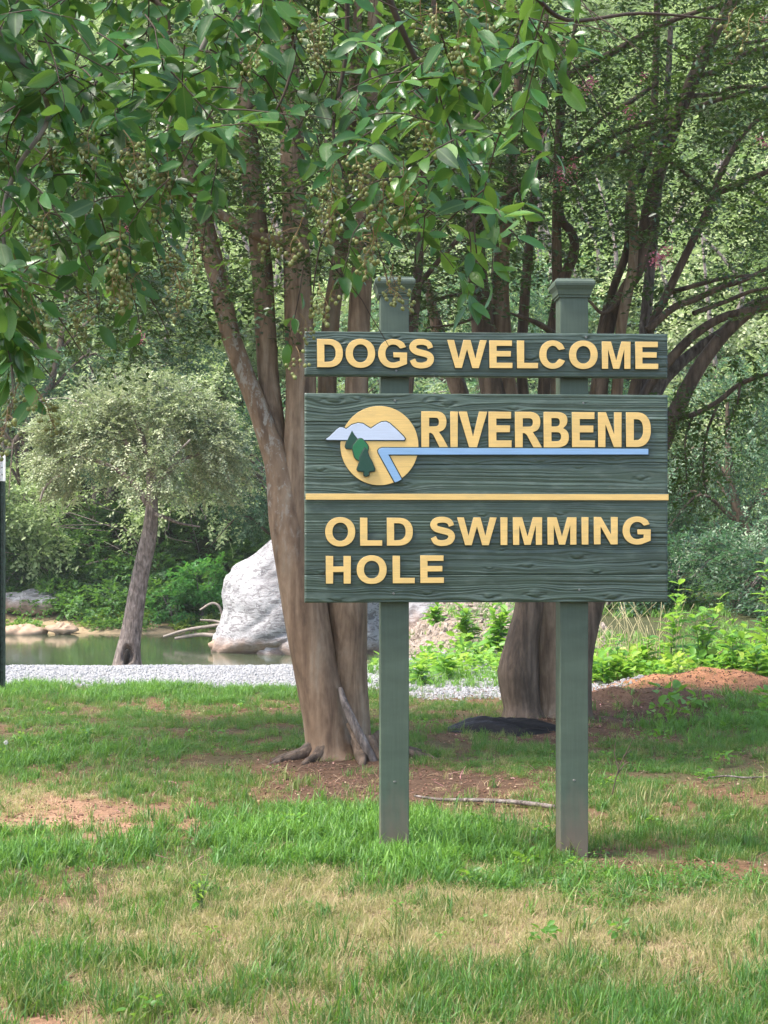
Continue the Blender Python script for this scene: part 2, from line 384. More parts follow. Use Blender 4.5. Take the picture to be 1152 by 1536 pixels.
mixin(wood, sstep(48.5, 51, Yg + (nzc - .5) * 3))
gm, nt, bs, out = mat('earth')
at = N(nt, 'ShaderNodeAttribute'); at.attribute_name = 'ground_colour'
n1 = noise_tex(nt, coords(nt), 9, 8, .7); n2 = noise_tex(nt, coords(nt), 55, 5, .7)
c = mixc(nt, .7, at.outputs['Color'], ramp(nt, [(.3, (.55, .53, .5)), (.7, (1.4, 1.4, 1.4))], n1.outputs[0]).outputs[0], 'MULTIPLY')
c = mixc(nt, .8, c, ramp(nt, [(.3, (.5, .5, .5)), (.72, (1.5, 1.5, 1.5))], n2.outputs[0]).outputs[0], 'MULTIPLY')
nt.links.new(c, bs.inputs['Base Color']); bs.inputs['Roughness'].default_value = .95; bs.inputs['Specular IOR Level'].default_value = .1
bump(nt, bs, n2.outputs[0], .8, .02)
nx, ny = X.shape
i, j = np.meshgrid(np.arange(nx - 1), np.arange(ny - 1), indexing='ij'); b = i * ny + j
Q = np.stack([b, b + ny, b + ny + 1, b + 1], -1).reshape(-1, 4)
me = new_mesh('ground', np.stack([X, Yg, Z], -1).reshape(-1, 3), Q, [gm], None, True, {'ground_colour': colr.reshape(-1, 3)})
link('ground', me, kind='structure')
def Hs(x, y): return float(H(np.array([x]), np.array([y]))[0])

# water
wm, nt, bs, out = mat('river_water')
n = noise_tex(nt, coords(nt, (.8, .25, 1)), 1.6, 4); n2 = noise_tex(nt, coords(nt, (1, .35, 1)), .35, 3)
r = ramp(nt, [(.35, (.040, .062, .030)), (.7, (.085, .10, .055))], n2.outputs[0]); nt.links.new(r.outputs[0], bs.inputs['Base Color'])
bs.inputs['Roughness'].default_value = .09; bs.inputs['IOR'].default_value = 1.33; bs.inputs['Specular IOR Level'].default_value = .8
bump(nt, bs, n.outputs[0], .10, .05)
wx = np.linspace(-80, 80, 41); wy = np.linspace(24, 52, 15); A, B = np.meshgrid(wx, wy, indexing='ij')
i, j = np.meshgrid(np.arange(40), np.arange(14), indexing='ij'); b = i * 15 + j
link('river_water', new_mesh('river_water', np.stack([A, B, A * 0 + WATER], -1).reshape(-1, 3), np.stack([b, b + 15, b + 16, b + 1], -1).reshape(-1, 4), [wm], None, True), kind='structure')

# ------------------------------------------------------------------ lettering
def arc(cx, cy, rx, ry, a0, a1, n=14, p=2.0):
    o = []
    for i in range(n + 1):
        a = math.radians(a0 + (a1 - a0) * i / n); c, s = math.cos(a), math.sin(a)
        o.append((cx + rx * math.copysign(abs(c) ** (2 / p), c), cy + ry * math.copysign(abs(s) ** (2 / p), s)))
    return o
def glyph(ch, w, s, b):
    """contours in a box of height 1 and width w; s = stem, b = bar"""
    if ch == 'I': return [[(0, 0), (w, 0), (w, 1), (0, 1)]]
    if ch == 'L': return [[(0, 0), (w, 0), (w, b), (s, b), (s, 1), (0, 1)]]
    if ch == 'E':
        m = .5 + b / 2 + .02
        return [[(0, 0), (w, 0), (w, b), (s, b), (s, m - b), (w * .93, m - b), (w * .93, m), (s, m), (s, 1 - b), (w * .98, 1 - b), (w * .98, 1), (0, 1)]]
    if ch == 'H':
        m = .5 + b / 2 + .02
        return [[(0, 0), (s, 0), (s, m - b), (w - s, m - b), (w - s, 0), (w, 0), (w, 1), (w - s, 1), (w - s, m), (s, m), (s, 1), (0, 1)]]
    if ch == 'N': 
        return [[(0, 0), (s * .95, 0), (s * .95, .66), (w - s, 0), (w, 0), (w, 1), (w - s * .95, 1), (w - s * .95, .36), (s, 1), (0, 1)]]
    if ch == 'M':
        q = s * .88; k = .17
        return [[(0, 0), (q, 0), (q, .72), (w / 2 - q * .5, 0), (w / 2 + q * .5, 0), (w - q, .72), (w - q, 0), (w, 0), (w, 1), (w - q * 1.45, 1), (w / 2, .30), (q * 1.45, 1), (0, 1)]]
    if ch == 'V':
        return [[(w / 2 - s * .52, 0), (w / 2 + s * .52, 0), (w, 1), (w - s * 1.05, 1), (w / 2, .29), (s * 1.05, 1), (0, 1)]]
    if ch == 'W':
        q = s * .93
        return [[(w * .20, 0), (w * .20 + q, 0), (w / 2, .68), (w * .80 - q, 0), (w * .80, 0), (w, 1), (w - q, 1), (w * .80 - q * .52, .33), (w / 2 + q * .52, 1), (w / 2 - q * .52, 1),
                 (w * .20 + q * .52, .33), (q, 1), (0, 1)]]
    if ch == 'O': return [arc(w / 2, .5, w / 2, .515, 0, 360, 44, 2.15)[:-1], arc(w / 2, .5, w / 2 - s, .515 - b, 360, 0, 36, 2.1)[:-1]]
    if ch == 'D':
        o = [(0, 0), (w * .42, 0)] + arc(w * .42, .5, w * .58, .5, -90, 90, 26, 2.3)[1:] + [(0, 1)]
        h = [(s, b), (s, 1 - b)] + arc(w * .42, .5, w * .58 - s, .5 - b, 90, -90, 20, 2.3)
        return [o, h]
    if ch == 'C':
        o = arc(w / 2, .5, w / 2, .515, 38, 325, 34, 2.1); q = arc(w / 2, .5, w / 2 - s, .515 - b, 318, 42, 28, 2.1)
        o = arc(w * .52, .5, w * .52, .515, 34, 326, 34, 2.1); q = arc(w * .52, .5, w * .52 - s, .515 - b, 334, 26, 28, 2.1)
        q[0] = (w - s * .80, .345); q[-1] = (w - s * .86, .665)
        o[0] = (w * .985, .715); o[-1] = (w, .275)
        return [o + q]
    if ch == 'G':
        o = arc(w * .52, .5, w * .52, .515, 36, 290, 34, 2.1); q = arc(w * .52, .5, w * .52 - s, .515 - b, 298, 30, 28, 2.1)
        o[0] = (w * .965, .735); q[-1] = (w - s * .95, .68)
        return [o + [(w, .13), (w, .54), (w * .53, .54), (w * .53, .54 - b * .9), (w - s, .54 - b * .9), (w - s, .235)] + q[2:]]
    if ch == 'R':
        k = .44
        o = [(0, 0), (s, 0), (s, k - .02), (s * 1.35, k - .03), (w - s * 1.12, 0), (w, 0), (w * .80, .30), (w * .68, k)] + arc(w * .55, .5 + (1 - 0) * .215, w * .40, .285, -50, 90, 16, 2.3) + [(0, 1)]
        o = [(0, 0), (s, 0), (s, .40), (s * 1.25, .40), (s * 1.55, .345), (w - s * 1.12, 0), (w, 0), (w - s * .66, .26), (w * .66, .425)] + arc(w * .52, .71, w * .42, .29, -52, 90, 16, 2.4) + [(0, 1)]
        h = [(s, .40 + b * .86), (s, 1 - b)] + arc(w * .52, .705, w * .42 - s, .295 - b, 90, -90, 12, 2.4)
        h = [(s, .58), (s, 1 - b * .92)] + arc(w * .52, (.58 + 1 - b * .92) / 2, w * .42 - s * .95, (1 - b * .92 - .58) / 2, 90, -90, 12, 2.3)
        return [o, h]
    if ch == 'B':
        o = [(0, 0), (w * .5, 0)] + arc(w * .5, .285, w * .5, .285, -90, 62, 14, 2.4)[1:] + arc(w * .5, .765, w * .44, .235, -38, 90, 12, 2.4) + [(0, 1)]
        h1 = [(s, b * .9), (s, .43)] + arc(w * .52, (.43 + b * .9) / 2, w * .48 - s, (.43 - b * .9) / 2, 90, -90, 10, 2.3)
        h2 = [(s, .59), (s, 1 - b * .88)] + arc(w * .5, (.59 + 1 - b * .88) / 2, w * .44 - s * .97, (1 - b * .88 - .59) / 2, 90, -90, 10, 2.3)
        return [o, h1, h2]
    if ch == 'S':
        t = (s + b) / 2
        cp = [(w * .86, .70), (w * .80, .83), (w * .66, .905), (w * .48, .925), (w * .28, .90), (w * .155, .80), (w * .15, .69), (w * .27, .59), (w * .50, .53), (w * .74, .47), (w * .855, .38),
              (w * .86, .26), (w * .76, .14), (w * .56, .083), (w * .38, .085), (w * .22, .14), (w * .13, .29)]
        wd = [.88, .92, .95, .95, .98, 1.08, 1.08, 1.05, 1.05, 1.05, 1.08, 1.08, 1.02, .95, .95, .95, .92]
        C, R = catmull([(a, c, 0) for a, c in cp], [x * t / 2 for x in wd], 4)
        T = np.gradient(C, axis=0); T = nrm(T); Nn = np.stack([-T[:, 1], T[:, 0]], -1)
        Lf = C[:, :2] + Nn * R[:, None]; Rt = C[:, :2] - Nn * R[:, None]
        return [[tuple(p) for p in Lf] + [tuple(p) for p in Rt[::-1]]]
def shape_mesh(name, contours, y0, y1, mats, bevel=.0012, offset=0.0, rim=0.0):
    """a flat cut-out standing proud of a board: contours in local (x, z), front at -y; mats = (front, side)"""
    def one(off, ya, yb, bev):
        cu = bpy.data.curves.new('tmp', 'CURVE'); cu.dimensions = '2D'; cu.fill_mode = 'BOTH'
        for c in contours:
            sp = cu.splines.new('POLY'); sp.points.add(len(c) - 1)
            for p, (x, z) in zip(sp.points, c): p.co = (x, z, 0, 1)
            sp.use_cyclic_u = True
        cu.extrude = abs(ya - yb) / 2 - bev; cu.bevel_depth = bev; cu.bevel_resolution = 1; cu.offset = off - bev
        o = bpy.data.objects.new('tmp', cu); COL.objects.link(o)
        dg = bpy.context.evaluated_depsgraph_get(); dg.update()
        m = bpy.data.meshes.new_from_object(o.evaluated_get(dg)); bpy.data.objects.remove(o); bpy.data.curves.remove(cu)
        m.transform(Matrix.Translation((0, (ya + yb) / 2, 0)) @ Matrix.Rotation(PI / 2, 4, 'X'))
        return m
    m = one(offset, y0, y1, bevel)
    bm = bmesh.new(); bm.from_mesh(m)
    for f in bm.faces: f.material_index = 0 if f.normal.y < -.85 else 1
    if rim:
        k = len(bm.faces); m2 = one(offset + rim, y0 + .0022, y1, .0005); bm.from_mesh(m2)
        bm.faces.ensure_lookup_table()
        for f in bm.faces[k:]: f.material_index = 1
    me = bpy.data.meshes.new(name); bm.to_mesh(me); bm.free()
    for q in mats: me.materials.append(q)
    return me

# ------------------------------------------------------------------ the sign
S = 310.0; SX = 732.0
def sx(px): return (px - SX) / S
def sz(py): return (820 - py) / S + 1.5
sign = empty('wooden_sign', ((SX - 576) / S, 7.74, 0), math.radians(3.2),
             label='green timber sign on two square posts with raised yellow lettering and a round river emblem', cat='sign')
def relief(x0, x1, z0, z1, knots, seed, dx=.008, dz=.0021, amp=.0026, swirl=()):
    """board with weathered grain standing out of its face; front at y = 0, back at y = .040"""
    nx = int((x1 - x0) / dx) + 1; nz = int((z1 - z0) / dz) + 1
    X, Z = np.meshgrid(np.linspace(x0, x1, nx), np.linspace(z0, z1, nz), indexing='ij')
    g = Z.copy(); h = np.zeros_like(X)
    for kx, kz, r in knots:
        ex = (X - kx) / (r * 5); ez = (Z - kz) / (r * 2.2)
        fall = np.exp(-(ex ** 2 + ez ** 2))
        g = g - r * 1.3 * np.tanh((Z - kz) / r) * fall
        d = np.sqrt(((X - kx) / (r * 1.25)) ** 2 + ((Z - kz) / (r * .6)) ** 2)
        d = d * (1 + .7 * (vnoise(X * 60 + kx * 99, Z * 110, seed + 3) - .5)); h += .0036 * np.exp(-d ** 2 * 1.2) * (1 - .6 * np.exp(-(d * 2.6 + (Z - kz) / r) ** 2)) - .0030 * np.exp(-((d - 1.5) / .4) ** 2) * (Z < kz + r * .2)
    for kx, kz, rx, a in swirl:
        g = g + a * np.exp(-((X - kx) / rx) ** 2)
    g = g + (fbm(X * 1.6, Z * 2.5, seed, 3) - .5) * .022 + (fbm(X * 7, Z * 14, seed + 5, 3) - .5) * .006
    q = vnoise(g * 95, X * .5, seed + 2); q2 = vnoise(g * 230, X * 1.1, seed + 4); q3 = vnoise(g * 38, X * .35, seed + 9)
    ridg = (1 - np.abs(2 * q - 1)) ** 1.7
    h += amp * (ridg * .8 + .75 * q2 + .9 * q3 - 1.1) * (.5 + 1.0 * fbm(X * 2, Z * 9, seed + 11, 2))
    h -= .002 * np.maximum(0, vnoise(g * 60, X * .25, seed + 14) - .86) / .14          # deep checks
    e = np.minimum(Z - z0, z1 - Z); h -= .0035 * np.exp(-(e / .0022) ** 2)
    e = np.minimum(X - x0, x1 - X); h -= .003 * np.exp(-(e / .004) ** 2)
    V = np.stack([X, -h, Z], -1).reshape(-1, 3)
    i, j = np.meshgrid(np.arange(nx - 1), np.arange(nz - 1), indexing='ij'); b = i * nz + j
    Q = [np.stack([b, b + nz, b + nz + 1, b + 1], -1).reshape(-1, 4)]
    # sides and back
    ring = [k * nz for k in range(nx)] + [(nx - 1) * nz + k for k in range(1, nz)] + [k * nz + nz - 1 for k in range(nx - 2, -1, -1)] + [k for k in range(nz - 2, 0, -1)]
    ring = np.array(ring); m = len(ring); Vb = V[ring].copy(); Vb[:, 1] = .040; n0 = len(V)
    k = np.arange(m); Q.append(np.stack([ring, n0 + k, n0 + (k + 1) % m, ring[(k + 1) % m]], -1))
    c = n0 + m; Vc = np.array([[(x0 + x1) / 2, .040, (z0 + z1) / 2]])
    T = np.stack([n0 + (k + 1) % m, n0 + k, np.full(m, c)], -1)
    V = np.concatenate([V, Vb, Vc])
    sm = [True] * len(Q[0]) + [False] * (len(Q[1]) + len(T))
    me = new_mesh('plank', V, Q + [T], [M['green']])
    me.polygons.foreach_set('use_smooth', np.array(sm)); return me
# header board and main board
kn = lambda L: [(sx(a), sz(b), r) for a, b, r in L]
hb = link('header_board', relief(sx(457), sx(1004.5), sz(565.5), sz(499), kn([(508, 512, .012), (795, 535, .02), (880, 504, .012), (592, 506, .012), (690, 548, .01), (950, 512, .01)]), 3), sign)
bb = link('main_board', None, sign); bb['kind'] = 'thing' if False else bb.get('kind', ''); del bb['kind']
bb_me = bpy.data.meshes.new('main_board'); bmm = bmesh.new()
bmesh.ops.create_cube(bmm, size=1, matrix=Matrix.Translation((sx(731), .0265, sz(747.5))) @ Matrix.Diagonal((546 / S, .023, 311 / S, 1)))
bmm.to_mesh(bb_me); bmm.free(); bb_me.materials.append(M['green'])
bpy.data.objects.remove(bb); bb = link('main_board', bb_me, sign)
zs = [591, 634, 697, 748.5, 800, 862, 903.5]
KN = [[(500, 600, .022), (648, 600, .018), (672, 604, .02), (592, 601, .006), (535, 598, .012), (878, 603, .006), (770, 612, .012)],
      [(622, 639, .014), (650, 655, .02), (905, 655, .012), (520, 668, .016), (812, 690, .012), (918, 685, .014), (710, 640, .012)],
      [(480, 704, .012), (964, 715, .016), (600, 725, .02), (870, 700, .01), (548, 730, .02)],
      [(722, 772, .012), (960, 790, .012), (520, 790, .014), (840, 770, .012)],
      [(867, 833, .019), (790, 848, .013), (984, 848, .013), (754, 824, .008), (645, 835, .015), (897, 857, .013), (735, 852, .009), (482, 858, .01)],
      [(802, 890, .022), (920, 894, .019), (640, 888, .014), (734, 893, .018), (870, 885, .005), (590, 885, .006), (505, 898, .016)]]
SW = [[(sx(500), 0, .12, .02), (sx(640), 0, .1, -.02)], [(sx(700), 0, .08, .02)], [(sx(560), 0, .2, .012)], [], [], [(sx(510), 0, .1, .014)]]
for k in range(6):
    link('plank', relief(sx(457), sx(1004.5), sz(zs[k + 1]), sz(zs[k]), kn(KN[k]), 20 + k * 7, swirl=SW[k], amp=.0032 if k < 2 else .0026), bb)
YEL = (M['yellow'], M['edge'])
def put_letters(rows, parent):
    for ch, x0, x1, y0, y1 in rows:
        h = (y1 - y0) / S; w = (x1 - x0) / h / S; s = 10.6 / (y1 - y0); b_ = (8.0 if y1 - y0 < 48 else 10.2) / (y1 - y0)
        if y1 - y0 > 48: s = 11.6 / (y1 - y0)
        cs = [[(sx(x0) + a * h, sz(y1) + c * h) for a, c in cc] for cc in glyph(ch, w, s, b_)]
        link('letter', shape_mesh('letter_' + ch, cs, -.0125, .002, YEL, .0010 if ch == 'S' else .0013, .0006 if ch != 'S' else 0, rim=.0 if ch == 'S' else .0018), parent)
put_letters([('D', 476, 514.2, 511, 552.8), ('O', 518.5, 562.3, 511, 552.8), ('G', 567, 610, 511, 552.8), ('S', 613.3, 650.3, 511, 552.8), ('W', 670.5, 729.5, 511, 552.8),
             ('E', 733.8, 768.3, 511.2, 552.5), ('L', 775.3, 807, 511.2, 552.5), ('C', 809, 848, 511.2, 552.5), ('O', 854, 897.2, 511.2, 552.5), ('M', 903.8, 947, 511.6, 552.5), ('E', 954.6, 989.3, 511.6, 552.5)], hb)
put_letters([('R', 631.5, 671.5, 618, 671.2), ('I', 675, 686, 618, 671.2), ('V', 687.5, 730.4, 618, 671.2), ('E', 732.5, 767, 618, 671), ('R', 772.3, 812.8, 618, 671), ('B', 815.6, 853.6, 618, 671),
             ('E', 858.4, 893, 618, 670.5), ('N', 898, 933.4, 618, 670.3), ('D', 940.5, 978, 618, 670),
             ('O', 488, 532.6, 776.8, 819), ('L', 540, 572.8, 777, 818.6), ('D', 580, 618.7, 777, 818.5), ('S', 644.6, 681.8, 776.6, 818), ('W', 685.3, 744.5, 776.4, 817.8), ('I', 750.5, 760.7, 776.2, 817.5),
             ('M', 769.3, 813, 776, 817.3), ('M', 821.4, 865, 776, 817), ('I', 873, 883.2, 775.8, 816.8), ('N', 891.6, 927.6, 775.6, 816.5), ('G', 935.2, 977.7, 775.4, 816.3),
             ('H', 489, 526, 834, 875), ('O', 535, 579.5, 833.7, 875), ('L', 588.7, 621.5, 833.7, 874.6), ('E', 630, 665.3, 833.2, 874.2)], bb)
# divider, emblem
E = lambda pts: [(sx(460 + a / 4.43), sz(590 + b / 4.43)) for a, b in pts]
def rect(x0, x1, y0, y1): return [(sx(x0), sz(y1)), (sx(x1), sz(y1)), (sx(x1), sz(y0)), (sx(x0), sz(y0))]
link('divider_strip', shape_mesh('divider_strip', [rect(458.8, 1005.2, 741, 750.2)], -.012, .002, YEL), bb)
disc = [(sx(568.8) + math.cos(t) * 58.4 / S, sz(669.3) + math.sin(t) * 59.2 / S) for t in np.linspace(0, 2 * PI, 73)[:-1]]
link('sun_disc', shape_mesh('sun_disc', [disc], -.0125, .002, YEL), bb)
mt = [(127, 310), (150, 294), (200, 245), (216, 233), (238, 232), (262, 243), (300, 215), (340, 203), (372, 207), (400, 225), (424, 240), (460, 215), (495, 196), (525, 193), (550, 205), (600, 250), (640, 290), (651, 305), (645, 315), (138, 316)]
link('mountain_range', shape_mesh('mountain_range', [E(mt)[::-1]], -.017, .002, (M['pale'], M['edge']), rim=.0048), bb)
er = (974 - 460) * 4.43; ry = (681.3 - 590) * 4.43
rv = [(er, 366), (500, 366), (482, 371), (472, 383), (474, 398), (583, 594), (604, 588), (629, 573), (541, 411), (er, ry)]
link('river_band', shape_mesh('river_band', [E(rv)[::-1]], -.0165, .002, (M['skyblue'], M['edge']), rim=.0045), bb)
t1 = [(300, 252), (318, 282), (345, 315), (350, 345), (318, 368), (290, 374), (262, 370), (256, 358), (264, 330), (278, 296)]
link('pine_tree_emblem', shape_mesh('pine_tree_emblem', [E(t1)[::-1]], -.019, -.010, (M['darktree'], M['edge']), rim=.0036), bb)
t2 = [(355 + math.cos(a) * (50 + 4 * math.sin(a * 5)), 380 - math.sin(a) * (71 + 3 * math.cos(a * 4))) for a in np.linspace(0, 2 * PI, 37)[:-1]]
link('round_tree_emblem', shape_mesh('round_tree_emblem', [E(t2)], -.0215, -.010, (M['midtree'], M['edge']), rim=.0036), bb)
t3 = [(384, 368), (398, 384), (412, 425), (432, 462), (449, 505), (446, 519), (412, 523), (411, 546), (396, 555), (380, 549), (379, 523), (340, 518), (333, 508), (350, 462), (352, 430), (368, 395)]
link('pine_tree_emblem', shape_mesh('pine_tree_emblem', [E(t3)[::-1]], -.024, -.010, (M['darktree'], M['edge']), rim=.0036), bb)
# nail heads
nm, _, nbs, _ = mat('nail_steel'); nbs.inputs['Base Color'].default_value = (.25, .25, .24, 1); nbs.inputs['Metallic'].default_value = .8; nbs.inputs['Roughness'].default_value = .45
def nail_mesh():
    bm = bmesh.new(); bmesh.ops.create_cone(bm, cap_ends=True, segments=10, radius1=.006, radius2=.0045, depth=.005); bm.transform(Matrix.Rotation(PI / 2, 4, 'X'))
    me = bpy.data.meshes.new('nail_head'); bm.to_mesh(me); bm.free(); me.materials.append(nm); return me
nail = nail_mesh()
for px, py, par in ((592, 602, bb), (876, 604, bb), (590, 890, bb), (870, 885, bb), (594, 557, hb), (880, 505, hb)):
    link('nail_head', nail, par, (sx(px), -.003, sz(py)))
# posts
def loft_square(name, levels, m, bev=.002, cx=0, cy=0):
    bm = bmesh.new(); prev = None; first = None
    for hw, z in levels:
        r = [bm.verts.new((cx + a * hw, cy + b_ * hw, z)) for a, b_ in ((-1, -1), (1, -1), (1, 1), (-1, 1))]
        if prev:
            for k in range(4): bm.faces.new((prev[k], prev[(k + 1) % 4], r[(k + 1) % 4], r[k]))
        else: first = r
        prev = r
    bm.faces.new(prev); bm.faces.new(first[::-1])
    bmesh.ops.bevel(bm, geom=[e for e in bm.edges], offset=bev, segments=2, affect='EDGES', profile=.6, clamp_overlap=True)
    bmesh.ops.recalc_face_normals(bm, faces=bm.faces)
    me = bpy.data.meshes.new(name); bm.to_mesh(me); bm.free(); me.materials.append(m)
    for p in me.polygons: p.use_smooth = False
    return me
cyp = .043 + .070
pw = .069
dirtm = M['post_green']
# splash of soil on the foot of the posts: colour belongs to the wood itself
nt = dirtm.node_tree; bsn = [q for q in nt.nodes if q.type == 'BSDF_PRINCIPLED'][0]; srcc = bsn.inputs['Base Color'].links[0].from_socket
tc = N(nt, 'ShaderNodeTexCoord'); sp = N(nt, 'ShaderNodeSeparateXYZ'); nt.links.new(tc.outputs[3], sp.inputs[0])
nn = noise_tex(nt, coords(nt, (6, 6, 2)), 4, 4); ad = N(nt, 'ShaderNodeMath', operation='MULTIPLY_ADD', i1=.35); nt.links.new(nn.outputs[0], ad.inputs[0]); nt.links.new(sp.outputs[2], ad.inputs[2])
fr = ramp(nt, [(.2, (.85,) * 3), (.52, (0, 0, 0))], ad.outputs[0])
nt.links.new(mixc(nt, fr.outputs[0], srcc, (.16, .12, .095)), bsn.inputs['Base Color'])
for pxc in (592.8, 864.8):
    x = sx(pxc)
    post = link('post', loft_square('post', [(pw, -.35), (pw, .2), (pw, 1.2), (pw, sz(441))], M['post_green'], .004), sign, (x, cyp, 0))
    t = sz(441)
    lv = [(.077, t - .006), (.077, t + .004), (.082, t + .006), (.083, t + .012), (.084, t + .018), (.087, t + .030), (.093, t + .040), (.0945, t + .045), (.098, t + .048), (.0995, t + .060), (.098, t + .070), (.090, t + .078), (.088, t + .084), (.03, t + .094)]
    link('post_cap', loft_square('post_cap', lv, M['post_green'], .0012), post, (0, 0, 0))
    link('knot', nail, post, (.0, -pw - .001, .36)).scale = (1.4, .6, .9)

# ------------------------------------------------------------------ crape myrtles
LEAF_MID = leaf_mat('crape_leaf_mid', [(0, (.010, .030, .013)), (.45, (.022, .058, .022)), (.8, (.04, .095, .03)), (1, (.085, .15, .04))], rough=.34, trans=.2, spec=.6)
LEAF_LOW = leaf_mat('crape_leaf_low', [(0, (.012, .03, .01)), (.5, (.03, .06, .018)), (1, (.07, .11, .03))], rough=.45, trans=.3)
def stem_mesh(pts, Y, wscale=1.0, sides=14, lump=.07, seed=0, origin=(0, 0, 0), m='bark', dy=0.0, flare=False):
    """pts: (px, py, width px[, extra depth]) along a stem"""
    C = []; R = []
    for p in pts:
        yy_ = Y + (p[3] if len(p) > 3 else 0) + dy
        C.append(P(p[0], p[1], yy_)); R.append(p[2] / 2 / F * yy_ * wscale)
    V, Q, T = tube(C, R, sides, 5, lump, seed)
    if flare:
        z0 = C[0].z
        d = np.clip(1 - (V[:, 2] - z0) / .22, 0, 1)[:, None]; c = np.array([C[0].x, C[0].y])
        ang = np.arctan2(V[:, 1] - c[1], V[:, 0] - c[0])
        V[:, :2] += (V[:, :2] - c) * d * (.34 + .30 * np.sin(ang * 5 + seed) + .12 * np.sin(ang * 9 + seed * 3))[:, None]
    V = V - np.array(origin)
    return new_mesh('trunk', V, [Q, T], [M[m]], None, True)
t1b = P(505, 1150, 11.25); t1b.z = 0
tree1 = empty('crape_myrtle', t1b, label='tan multi-stemmed crape myrtle directly behind the left side of the sign', cat='tree')
def st(tree, name, pts, Y, org, **kw):
    return link(name, stem_mesh(pts, Y, origin=org, **kw), tree)
Y1 = 11.25; o1 = tuple(t1b)
st(tree1, 'trunk', [(505, 1166, 98), (501, 1146, 88), (494, 1115, 75), (487, 1070, 69), (474, 1000, 66), (457, 910, 67), (444, 840, 62), (434, 780, 58), (426, 735, 50), (416, 695, 38), (401, 650, 33), (386, 610, 31), (366, 560, 30), (345, 500, 30), (331, 440, 31), (318, 385, 31), (306, 335, 30), (294, 296, 29), (282, 245, 25), (268, 170, 21), (250, 60, 18), (236, -60, 14), (220, -200, 8)], Y1, o1, seed=1, m='bark_lichen', flare=True, sides=20)
st(tree1, 'trunk', [(440, 800, 40, .02), (427, 730, 38, .04), (417, 680, 34, .06), (409, 620, 32, .08), (402, 560, 31, .1), (397, 480, 31, .1), (393, 400, 31, .1), (385, 330, 31, .1), (377, 260, 31, .1), (371, 180, 28, .1), (366, 90, 26), (358, -40, 22), (350, -200, 12)], Y1, o1, seed=2)
st(tree1, 'trunk', [(462, 960, 44, .02), (456, 880, 50, .0), (451, 780, 50), (450, 690, 47), (452, 600, 45), (449, 500, 43), (446, 400, 41), (441, 300, 38), (436, 180, 38), (432, 80, 34), (430, -60, 28), (424, -220, 15)], Y1, o1, seed=3)
st(tree1, 'trunk', [(535, 1155, 56, .1), (531, 1110, 50, .1), (527, 1040, 50, .1), (524, 980, 54, .1), (520, 905, 62, .1), (517, 830, 60, .1), (524, 740, 46, .1), (532, 640, 39, .1), (536, 560, 36, .1), (541, 450, 34, .1), (548, 340, 30, .1), (552, 240, 27, .1), (558, 90, 22), (566, -60, 18), (570, -220, 9)], Y1, o1, seed=4, flare=True, m='bark')
st(tree1, 'trunk', [(508, 860, 40, .2), (500, 740, 36, .25), (493, 640, 31, .3), (491, 560, 29, .3), (497, 470, 27, .3), (508, 400, 26, .3), (514, 330, 23, .3), (522, 230, 19, .3), (532, 110, 15), (540, -40, 12), (550, -200, 6)], Y1, o1, seed=5)
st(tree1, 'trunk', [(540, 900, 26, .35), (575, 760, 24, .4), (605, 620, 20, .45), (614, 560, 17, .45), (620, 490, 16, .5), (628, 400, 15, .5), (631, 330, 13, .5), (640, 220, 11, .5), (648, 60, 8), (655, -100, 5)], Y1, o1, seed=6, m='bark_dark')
st(tree1, 'branch', [(432, 366, 18, -.02), (399, 358, 17, -.08), (372, 347, 16, -.12), (330, 321, 14, -.1), (296, 296, 13, -.05), (262, 268, 11), (190, 225, 8), (120, 215, 5)], Y1, o1, seed=7, m='bark_lichen')
st(tree1, 'branch', [(620, 440, 9, .5), (655, 395, 8, .4), (700, 345, 7, .3), (735, 310, 6, .3), (790, 270, 3, .3)], Y1, o1, seed=8, m='bark_dark')
st(tree1, 'broken_stem', [(510, 1032, 7, -.10), (520, 1062, 12, -.16), (538, 1100, 14, -.2), (556, 1135, 14, -.22), (572, 1162, 15, -.2)][::-1], Y1, o1, seed=9, m='bark_grey', lump=.05)
st(tree1, 'broken_stem', [(522, 1085, 7, -.12), (538, 1120, 9, -.2), (560, 1160, 11, -.22)][::-1], Y1, o1, seed=10, m='bark_dark', lump=.05)
st(tree1, 'root', [(450, 1162, 7, -.2), (500, 1166, 8, -.3), (560, 1168, 10, -.3), (620, 1178, 8, -.4), (690, 1192, 5, -.6)], Y1, o1, seed=11, m='bark_dark', lump=.1)
for k, (a_, l_, w_) in enumerate([(-2.7, .34, .045), (-2.1, .26, .04), (-1.5, .22, .05), (-.95, .30, .04), (-.4, .42, .05), (3.3, .3, .04), (.3, .35, .04)]):
    zb = .035; cx_, cy_ = (.16 if math.cos(a_) > 0 else -.02), (.15 if k in (4, 6) else 0)
    p_ = [(cx_ + math.cos(a_) * .10, cy_ + math.sin(a_) * .10, .14), (cx_ + math.cos(a_) * .22, cy_ + math.sin(a_) * .21, .055), (cx_ + math.cos(a_) * (.22 + l_ * .5), cy_ + math.sin(a_ + .2) * (.2 + l_ * .45), .028), (cx_ + math.cos(a_) * (.2 + l_), cy_ + math.sin(a_ + .35) * (.2 + l_), -.02)]
    V, Q, T = tube(p_, [w_ * 1.5, w_, w_ * .6, w_ * .25], 9, 5, .14, k); link('root', new_mesh('root', V, [Q, T], [M['bark_dark']], None, True), tree1)
t2b = P(822, 1085, 13.6); t2b.z = 0
tree2 = empty('crape_myrtle', t2b, label='dark spreading crape myrtle with pink blossoms behind the right sign post', cat='tree')
Y2 = 13.6; o2 = tuple(t2b)
